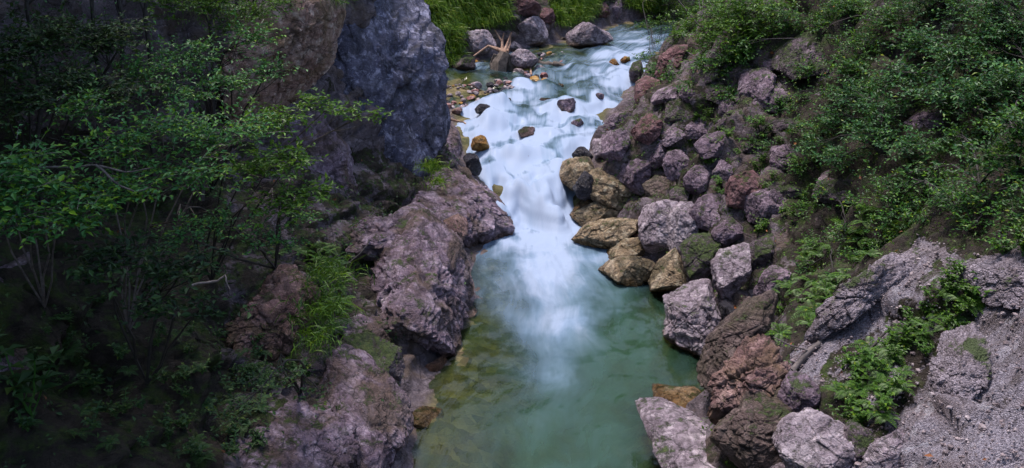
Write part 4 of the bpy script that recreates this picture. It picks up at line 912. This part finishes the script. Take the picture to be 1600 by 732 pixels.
shrub('shrub', hit(1020, 70), [cl(1030, -5, .5, 0.76), cl(1045, 55, .35, 0.57), cl(1012, 95, .2, 0.53), cl(1030, 110, .2, 0.47), cl(1005, 45, .4, 0.57)], 'small bush leaning out at the bend of the stream', group=RS, seed=8, L=.10)
shrub('shrub', hit(1190, 210), [cl(1180, 190, .35, .3), cl(1220, 170, .4, .35), cl(1250, 200, .45, .35), cl(1200, 230, .35, .3), cl(1240, 260, .4, .33), cl(1170, 220, .3, .25)], 'low leafy shrub over the rocks in mid slope', group=RS, seed=9, L=.065)
shrub('shrub', hit(1300, 320), [cl(1290, 300, .35, .35), cl(1340, 320, .35, .35), cl(1260, 330, .3, .3), cl(1380, 350, .35, .35), cl(1320, 370, .3, .33), cl(1420, 330, .5, .4)], 'low green shrub hugging the slope just above the gritty ridge shrubs', group=RS, seed=10, L=.065)
shrub('conifer_sapling', hit(1590, 260), [cl(1570, 175, 1.0, .3, .3), cl(1595, 165, 1.1, .3, .3), cl(1560, 200, 1.0, .3, .3), cl(1600, 215, 1.0, .3, .3), cl(1580, 235, .9, .3, .3)], 'feathery bright green conifer sprays at the right picture edge', 'sapling', seed=11, leaf='leafbright', L=.045, dens=2.2)
shrub('shrub', hit(1450, 20), [cl(1440, 5, 1.0, .55), cl(1500, 15, 1.2, .55), cl(1560, 10, 1.4, .55), cl(1470, -30, 1.2, .55), cl(1600, 40, 1.5, .55)], 'bluish leaved shrub in the top right corner', group=RS, seed=12, leaf='leafblue', tone=-.05)
shrub('shrub', hit(1330, 180), [cl(1300, 150, .4, .4), cl(1340, 200, .4, .4), cl(1280, 200, .4, .35), cl(1370, 140, .5, .4), cl(1250, 150, .3, .3)], 'leafy green bush beside the half hidden rocks, mid right slope', group=RS, seed=14, dens=1.4, L=.06)
shrub('shrub', hit(1300, 400), [cl(1280, 380, .2, .28), cl(1330, 400, .2, .3), cl(1260, 420, .2, .25), cl(1370, 385, .25, .3), cl(1300, 440, .15, .25), cl(1400, 370, .2, .25)], 'low bush along the upper edge of the gritty ridge', group=RS, seed=15, dens=1.3, L=.055)
shrub('shrub', hit(1160, 110), [cl(1130, 100, .2, 0.53), cl(1160, 80, .3, 0.57), cl(1100, 100, .2, 0.47), cl(1080, 140, .15, 0.38), cl(1140, 150, .2, 0.42), cl(1050, 120, .15, 0.42)], 'mossy green bush under the overhanging bush, upper right bank', group=RS, seed=16, dens=1.3, L=.10)
shrub('shrub', hit(1400, 320), [cl(1390, 310, .3, .3), cl(1430, 300, .35, .33), cl(1470, 310, .4, .35), cl(1440, 340, .25, .3), cl(1500, 330, .35, .33), cl(1390, 350, .2, .25)], 'leafy bush on the brown soil above the right end of the gritty ridge', group=RS, seed=17, dens=1.3, L=.06)
shrub('shrub', hit(1540, 330), [cl(1540, 310, .4, .35), cl(1580, 330, .4, .35), cl(1520, 355, .2, .28), cl(1570, 370, .25, .3), cl(1605, 300, .4, .35)], 'leafy bush over the gravel at the right picture edge', group=RS, seed=18, dens=1.3, L=.06)
# bare arching twig
shrub('bare_branch', hit(1260, 75), [cl(1130, 75, .7, .12)], 'thin bare branch arching across the top of the slope', 'branch', seed=13, L=.05, dens=1, bark='paletwig', stem=.02)

# left bank
LS = 'leafy shrubs of the dark left bank'
def lc(px, py, d, rad, flat=.55): return (at(px, py, d), rad, flat)
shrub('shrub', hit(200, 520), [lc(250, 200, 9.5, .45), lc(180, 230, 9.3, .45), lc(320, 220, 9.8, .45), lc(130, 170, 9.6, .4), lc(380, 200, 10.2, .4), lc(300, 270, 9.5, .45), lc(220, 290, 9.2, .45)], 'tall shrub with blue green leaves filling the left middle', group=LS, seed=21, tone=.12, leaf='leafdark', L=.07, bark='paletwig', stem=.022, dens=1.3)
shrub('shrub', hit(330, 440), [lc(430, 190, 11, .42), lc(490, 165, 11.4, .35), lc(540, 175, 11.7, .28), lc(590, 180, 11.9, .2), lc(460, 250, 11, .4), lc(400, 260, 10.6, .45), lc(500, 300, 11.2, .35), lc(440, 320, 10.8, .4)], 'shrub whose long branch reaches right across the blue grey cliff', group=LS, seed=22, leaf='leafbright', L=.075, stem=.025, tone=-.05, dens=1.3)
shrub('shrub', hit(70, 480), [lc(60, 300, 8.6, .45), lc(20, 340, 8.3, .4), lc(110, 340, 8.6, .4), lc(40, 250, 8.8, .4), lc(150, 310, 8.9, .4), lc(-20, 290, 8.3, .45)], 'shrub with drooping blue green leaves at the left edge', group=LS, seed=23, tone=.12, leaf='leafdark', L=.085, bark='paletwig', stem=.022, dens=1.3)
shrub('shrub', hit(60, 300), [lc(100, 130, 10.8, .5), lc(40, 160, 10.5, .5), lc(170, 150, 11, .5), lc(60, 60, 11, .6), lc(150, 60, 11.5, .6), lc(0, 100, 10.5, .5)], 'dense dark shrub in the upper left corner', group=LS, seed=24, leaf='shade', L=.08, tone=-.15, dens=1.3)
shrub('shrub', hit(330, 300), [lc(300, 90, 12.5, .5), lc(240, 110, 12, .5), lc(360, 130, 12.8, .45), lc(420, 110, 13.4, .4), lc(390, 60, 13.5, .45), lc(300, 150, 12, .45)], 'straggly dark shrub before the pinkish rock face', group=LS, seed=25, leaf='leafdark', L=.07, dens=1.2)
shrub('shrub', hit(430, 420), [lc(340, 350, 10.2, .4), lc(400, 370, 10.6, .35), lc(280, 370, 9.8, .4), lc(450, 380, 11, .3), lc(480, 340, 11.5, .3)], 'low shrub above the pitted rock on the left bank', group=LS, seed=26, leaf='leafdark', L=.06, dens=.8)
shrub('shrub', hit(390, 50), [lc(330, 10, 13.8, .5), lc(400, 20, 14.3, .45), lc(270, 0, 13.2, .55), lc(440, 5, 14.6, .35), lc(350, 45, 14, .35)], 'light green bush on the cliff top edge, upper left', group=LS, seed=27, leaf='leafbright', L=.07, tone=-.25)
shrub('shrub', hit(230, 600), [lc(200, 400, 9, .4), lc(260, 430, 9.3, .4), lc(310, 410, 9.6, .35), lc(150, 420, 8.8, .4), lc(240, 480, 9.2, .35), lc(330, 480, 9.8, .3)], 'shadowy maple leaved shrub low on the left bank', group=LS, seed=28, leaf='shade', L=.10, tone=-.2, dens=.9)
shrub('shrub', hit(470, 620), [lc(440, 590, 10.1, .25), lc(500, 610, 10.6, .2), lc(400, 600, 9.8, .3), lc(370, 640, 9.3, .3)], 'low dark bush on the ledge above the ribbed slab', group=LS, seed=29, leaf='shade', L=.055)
shrub('shrub', hit(570, 380), [cl(560, 350, .3, .25), cl(600, 370, .3, .22), cl(530, 390, .4, .3), cl(490, 420, .4, .28), cl(505, 455, .3, .25)], 'leafy bush rooted at the foot of the cliff', group=LS, seed=30, leaf='leaf', L=.05)
# dark slender trees at the upper left
for i, (px, y0, y1, d, lb) in enumerate([(118, 200, -120, 12.5, 'leftmost of the thin dark tree trunks at the upper left'), (165, 120, -200, 13.5, 'thin dark tree trunk second from the left'), (205, 110, -200, 14, 'straight dark tree trunk in the middle of the upper left group'),
                                     (290, 130, -200, 14.2, 'leaning thin dark tree trunk right of the straight one'), (20, 150, -200, 12, 'dark trunk at the very left edge')]):
    b = at(px, y0, d); gz = hit(px, y0); b2 = b + np.array([0, 0, -2.0]); top = at(px + [15, 0, 5, 35, 4][i], y1, d + .3)
    root = empty('slender_tree', b2); tag(root, lb, 'tree', 'slender dark trees at the upper left'); a = Acc()
    pts = bez(np.zeros(3), top - b2, (.1, 0, 0), 12, .008); tube(a, pts, np.linspace(.04, .025, 12), 6); 
    acc_obj('trunk', a, M['bark'], root, True); a = Acc(); lf = Acc()
    for k in range(9):
        s0 = pts[3 + k % 8]; e = s0 + np.array([rng.uniform(-1, 1), rng.uniform(-.6, .6), rng.uniform(.1, .9)]); tube(a, bez(s0, e, (0, 0, .1), 5), np.linspace(.02, .006, 5), 4, cap=False)
        n = 40; pos = e + rng.normal(size=(n, 3)) * .22; leaves(lf, pos, rnd_dir(n, rng, 0), .065, .035, np.clip(rng.normal(.3, .2, n), 0, 1))
    for k in range(20 ):  # unseen canopy clumps above the view, added to shade the left bank
        e = np.array([rng.uniform(-11, -5), rng.uniform(2, 11.5), rng.uniform(9.2, 12.5)]) - b2; s0 = pts[-1]
        tube(a, bez(s0, e, (0, 0, .3), 6), np.linspace(.03, .01, 6), 4, cap=False)
        n = 110; pos = e + rng.normal(size=(n, 3)) * [.8, .8, .4]; leaves(lf, pos, rnd_dir(n, rng, 0), .30, .20, np.clip(rng.normal(.3, .2, n), 0, 1))
    acc_obj('branches', a, M['bark'], root); acc_obj('crown_and_shade_canopy', lf, M['leafdark'], root)

# --- grass tufts
def blades(acc, base, n, L, rg, spread=.12, droop=.6, lean=(0, 0, 0), wd=.007):
    b = base + rg.normal(size=(n, 3)) * np.array([spread, spread, spread * .4])
    d = rg.normal(size=(n, 3)); d[:, 2] = np.abs(d[:, 2]) * .6 + .9; d += np.array(lean); d /= np.linalg.norm(d, axis=1, keepdims=True)
    Ls = L * rg.uniform(.5, 1.2, n)[:, None]; s = np.cross(d, rg.normal(size=(n, 3))); s /= np.linalg.norm(s, axis=1, keepdims=True)
    out = d * np.array([1, 1, 0]) + np.array(lean) * np.array([1, 1, 0]) * .5
    p1 = b + d * Ls * .45; p2 = p1 + (d * .6 + out * .5 + [0, 0, -.35 * droop]) * Ls * .4; p3 = p2 + (d * .2 + out * .5 + [0, 0, -1.0 * droop]) * Ls * .4
    V = np.stack([b - s * wd, b + s * wd, p1 - s * wd, p1 + s * wd, p2 - s * wd * .7, p2 + s * wd * .7, p3], 1).reshape(-1, 3); i = np.arange(n)[:, None] * 7
    acc.add(V, [np.concatenate([i + [0, 1, 3, 2], i + [2, 3, 5, 4]]), i + [4, 5, 6]], np.repeat(np.clip(rg.beta(2, 2, n), 0, 1), 7))
def tuft(pos, n, L, label, group, lean=(0, 0, 0), spread=.12, droop=.6, seed=0, wd=.007):
    a = Acc(); blades(a, np.zeros(3), n, L, np.random.default_rng(seed), spread, droop, lean, wd)
    o = acc_obj('grass_tuft', a, M['cover' if seed in (1, 5, 6, 7) else 'grass']); o.location = pos; tag(o, label, 'grass tuft', group); return o
for i, (px, py, d, n, L, sp, lb) in enumerate([
    (320, 10, 16.5, 500, .8, .25, 'dense hanging grass tuft over the pinkish rock face, left'), (500, 0, 18.3, 350, .5, .2, 'dark grass tuft on the lip of the pinkish rock face'), (345, 25, 16.8, 300, .6, .2, 'thin hanging grass tuft right of the dense one'),
    (672, 262, 19.2, 160, .3, .12, 'yellow green grass tuft in the notch below the cliff'), (680, 285, 19.0, 120, .25, .12, 'small grass tuft lower in the notch below the cliff'),
    (510, 430, 14.6, 260, .4, .25, 'grass spilling down the gully left of the huge outcrop'), (500, 490, 13.6, 260, .4, .22, 'lower grass clump in the gully beside the pitted rock'), (495, 530, 13.0, 160, .3, .15, 'lowest grass clump of the left gully')]):
    tuft(at(px, py, d), n, L, lb, 'grass tufts on the left bank', (.35, -.5, -.35), sp, 1.0, i)
# far bank: grass as continuous growth
fa = Acc(); rg = np.random.default_rng(5)
fm_ = (GU[GF[:, 0]] < -1.05) & (GP[GF[:, 0], 1] > 24.1) & (GP[GF[:, 0], 1] < 50) & (GP[GF[:, 0], 2] < 8.5)
cx_ = GP[GF].mean(1); qx, qy = proj(cx_)
polys = [P1([(40, -200), (230, -200), (240, 240), (250, 330), (130, 400), (90, 300), (60, 100)]), P1([(230, -200), (500, -200), (520, 120), (420, 160), (300, 150), (230, 100)]), P1([(760, -200), (1060, -200), (1040, 60), (920, 140), (820, 150), (780, 60)]), P1([(1180, -200), (1500, -200), (1500, 100), (1200, 60)])]
ingr = np.zeros(len(qx), bool)
for p in polys: ingr |= inpoly(qx, qy, p)
ids = np.where(fm_ & ingr)[0]
if len(ids):
    sel = rg.choice(ids, min(len(ids) * 3, 9000))
    for chunk in np.array_split(sel, 60):
        a = Acc(); 
        n = len(chunk) * 4; b = np.repeat(cx_[chunk], 4, 0)
        blades(fa, b, n, .5, rg, .08, 1.0, (.35, -.5, -.2), .013)
    stuff(acc_obj('grass', fa, M['grass']), 'bright green grass hanging down the far bank', 'grass')

# --- ferns and herbs
def fern_mesh(seed, n=9, L=.4):
    rg = np.random.default_rng(seed); a = Acc(); b = Acc()
    for k in range(n):
        az = k * 2.4 + rg.uniform(-.3, .3); el = rg.uniform(.4, .9); ln = L * rg.uniform(.7, 1.1); t = np.linspace(0, 1, 14)[:, None]
        h = np.array([math.cos(az), math.sin(az), 0]); pts = h * t * ln * math.cos(el) + np.array([0, 0, 1]) * (t * ln * math.sin(el) - t * t * ln * .55)
        tube(b, pts, np.linspace(.004, .0015, 14), 3, cap=False)
        s = np.cross(h, [0, 0, 1]); w_ = (np.sin(np.linspace(.35, 3.05, 14)) * ln * .22)[:, None]
        for sg in (1, -1):
            leaves(a, pts, np.tile(s * sg, (14, 1)) + h * .35, w_[:, 0] + .01, .022, np.clip(rg.normal(.5, .18, 14), 0, 1), .05)
    return a, b
def herb_mesh(seed, n=5, L=.28):
    rg = np.random.default_rng(seed); a = Acc(); b = Acc()
    for k in range(n):
        e = np.array([rg.normal() * .4, rg.normal() * .4, 1]) * L * rg.uniform(.6, 1.1); pts = bez(np.zeros(3), e, (0, 0, 0), 6, .03, rg); tube(b, pts, [.004] * 6, 3, cap=False)
        for j in range(2, 6):
            az = rg.uniform(0, 6.28, 3); d = np.stack([np.cos(az), np.sin(az), rg.uniform(-.1, .5, 3)], 1); leaves(a, np.tile(pts[j], (3, 1)), d, .085 * rg.uniform(.7, 1.2, 3), .045, np.clip(rg.normal(.5, .2, 3), 0, 1))
    return a, b
PL = {}
def plant(kind, pos, scale, label, group, i):
    key = (kind, i % 3, i > 210)
    if key not in PL:
        a, b = (fern_mesh if kind == 'fern' else herb_mesh)(i % 3 + 70)
        PL[key] = (mesh_from('leaves', np.concatenate(a.v), a.f, {'rnd': np.concatenate(a.a)}), mesh_from('stems', np.concatenate(b.v), b.f, {'rnd': np.concatenate(b.a)}))
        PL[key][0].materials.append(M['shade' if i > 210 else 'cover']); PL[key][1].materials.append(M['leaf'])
    o = empty(kind, pos); o.scale = (scale,) * 3; o.rotation_euler = (rng.uniform(-.25, .25), rng.uniform(-.25, .25), rng.uniform(0, 6.28)); tag(o, label, kind, group)
    link('leaves', PL[key][0], None, o); link('stems', PL[key][1], None, o)
k = 0
def scatter(kind, poly, n, s, label, group, off=.06):
    global k
    xs = [p[0] for p in poly]; ys = [p[1] for p in poly]; c = 0
    while c < n:
        px, py = rng.uniform(min(xs), max(xs)), rng.uniform(min(ys), max(ys))
        if not inpoly(np.array([px]), np.array([py]), poly)[0]: continue
        q = hit(px, py); s_ = rng.uniform(*s); tx = (px - min(xs)) / (max(xs) - min(xs)); ty = (py - min(ys)) / (max(ys) - min(ys))
        lab = '%s %s, %s %s part' % ('bigger' if s_ > sum(s) / 2 else 'smaller', label.replace('small ', '').replace('little ', ''), ('upper', 'middle', 'lower')[min(2, int(ty * 3))], ('left', 'centre', 'right')[min(2, int(tx * 3))])
        plant(kind, q + np.array([0, 0, off]), s_, lab, group, k); k += 1; c += 1
scatter('fern', [(1250, 390), (1400, 300), (1440, 340), (1330, 440), (1260, 480)], 30, (.45, .8), 'small fern under the shrubs above the gritty ridge', 'ferns above the gritty ridge')
scatter('fern', [(1300, 600), (1400, 500), (1500, 420), (1530, 480), (1450, 570), (1370, 680), (1300, 670)], 40, (.4, .75), 'fern in the green strip beside the grey gravel', 'ferns in the green strip')
scatter('herb', [(1300, 600), (1400, 500), (1500, 420), (1530, 480), (1450, 570), (1370, 680), (1300, 670)], 44, (.5, .9), 'leafy herb in the green strip beside the grey gravel', 'herbs in the green strip')
scatter('herb', [(1050, 180), (1200, 120), (1300, 300), (1250, 420), (1180, 400), (1100, 280)], 60, (.45, .9), 'little green herb growing between rocks of the right slope', 'herbs between the slope rocks')
scatter('fern', [(1230, 430), (1300, 440), (1280, 520), (1220, 560), (1210, 480)], 12, (.6, 1.0), 'fern around the head of the pale fallen branch', 'ferns by the fallen branch')
scatter('herb', [(1540, 400), (1600, 340), (1600, 420)], 5, (.5, .9), 'herb at the right picture edge above the gravel', 'herbs at the right edge')
scatter('fern', [(420, 400), (520, 380), (545, 480), (520, 540), (490, 470)], 22, (.6, 1.0), 'fern in the gully between pitted rock and huge outcrop', 'ferns of the left gully')
scatter('herb', [(60, 480), (420, 480), (430, 720), (300, 732), (20, 700)], 60, (.4, .8), 'dim leafy herb in the dark lower left undergrowth', 'herbs of the dark left bank')
scatter('fern', [(60, 480), (420, 480), (430, 720), (300, 732), (20, 700)], 30, (.4, .7), 'dim fern in the dark lower left undergrowth', 'ferns of the dark left bank')
for px, py, s, lb in [(478, 600, 1.3, 'bright five leaved plant on the lilac slab ledge, left bank'), (60, 655, 2.4, 'large broad leaved plant in the bottom left corner')]:
    plant('herb', hit(px, py) + np.array([0, -.1, .1]), s, lb, None, k); k += 1

# --- ground cover and litter (nobody could count it)
rg = np.random.default_rng(9)
fcen = GP[GF].mean(1); fu = GU[GF[:, 0]]; fv = GVEG[GF[:, 0]]; fg_ = GGR[GF[:, 0]]
px_, py_ = proj(fcen); vis = (px_ > -250) & (px_ < 1850) & (py_ > -200) & (py_ < 900) & ((fcen - CAM) @ FW > 3)
v0, v1, v2 = GP[GF[:, 0]], GP[GF[:, 1]], GP[GF[:, 2]]; fn = np.cross(v1 - v0, v2 - v0); area = np.linalg.norm(fn, axis=1); fn /= area[:, None] + 1e-9
fn = np.where(fn[:, 2:3] < 0, -fn, fn)
def cover(mask, n, L, mat, name, label, cat, patch=2.0, thr=0.0, lift=.09):
    pn = fbm(fcen * patch, 3, 77); m = mask & vis & (pn > thr); ids = np.where(m)[0]
    if not len(ids): return
    p = area[ids] / area[ids].sum(); s = rg.choice(ids, n, p=p); pos = fcen[s] + rg.normal(size=(n, 3)) * .05 + fn[s] * rg.uniform(0, lift, (n, 1))
    a = Acc(); d = rg.normal(size=(n, 3)); d = d - fn[s] * (d * fn[s]).sum(1, keepdims=True) * .7; d += fn[s] * .3
    Ls = L * rg.uniform(.5, 1.3, n); leaves(a, pos, d, Ls, Ls * .55, np.clip(rg.beta(2, 2.5, n), 0, 1), .15, fn[s] + rg.normal(size=(n, 3)) * .3)
    stuff(acc_obj(name, a, M[mat]), label, cat)
right = (fu > 1.5); left_ = (fu < -1.6)
cover(right & (fg_ < .3), 260000, .05, 'cover', 'ground_cover', 'low moss and leaves covering soil between the rocks of the right slope', 'ground cover', 1.6, -.3)
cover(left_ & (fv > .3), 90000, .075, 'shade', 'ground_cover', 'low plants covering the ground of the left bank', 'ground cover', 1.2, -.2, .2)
cover(right, 2600, .09, 'litter', 'fallen_leaves', 'orange fallen leaves strewn over the right slope', 'fallen leaves', 2.5, .15)
cover(left_ & (fv > .3), 700, .08, 'litter', 'fallen_leaves', 'brown fallen leaves on the left bank', 'fallen leaves', 2.5, .1)

gm_ = right & vis & (fg_ > .3); ids = np.where(gm_)[0]; n = 9000; sel = rg.choice(ids, n, p=area[ids] / area[ids].sum()); v, f = ico(1)
sz = np.minimum(.005 + rg.exponential(.006, n), .07); a = Acc(); pos = fcen[sel] + rg.normal(size=(n, 3)) * .03 * [1, 1, 0]; sc3 = sz[:, None] * rg.uniform(.6, 1.3, (n, 3))
V = (v[None] * sc3[:, None] * rg.uniform(.8, 1.2, (n, len(v), 1)) + pos[:, None]).reshape(-1, 3); FF = (f[None] + (np.arange(n) * len(v))[:, None, None]).reshape(-1, 3)
a.add(V, [FF]); stuff(acc_obj('loose_gravel', a, M['cobble']), 'loose grey stones scattered over the gravel slope', 'gravel')
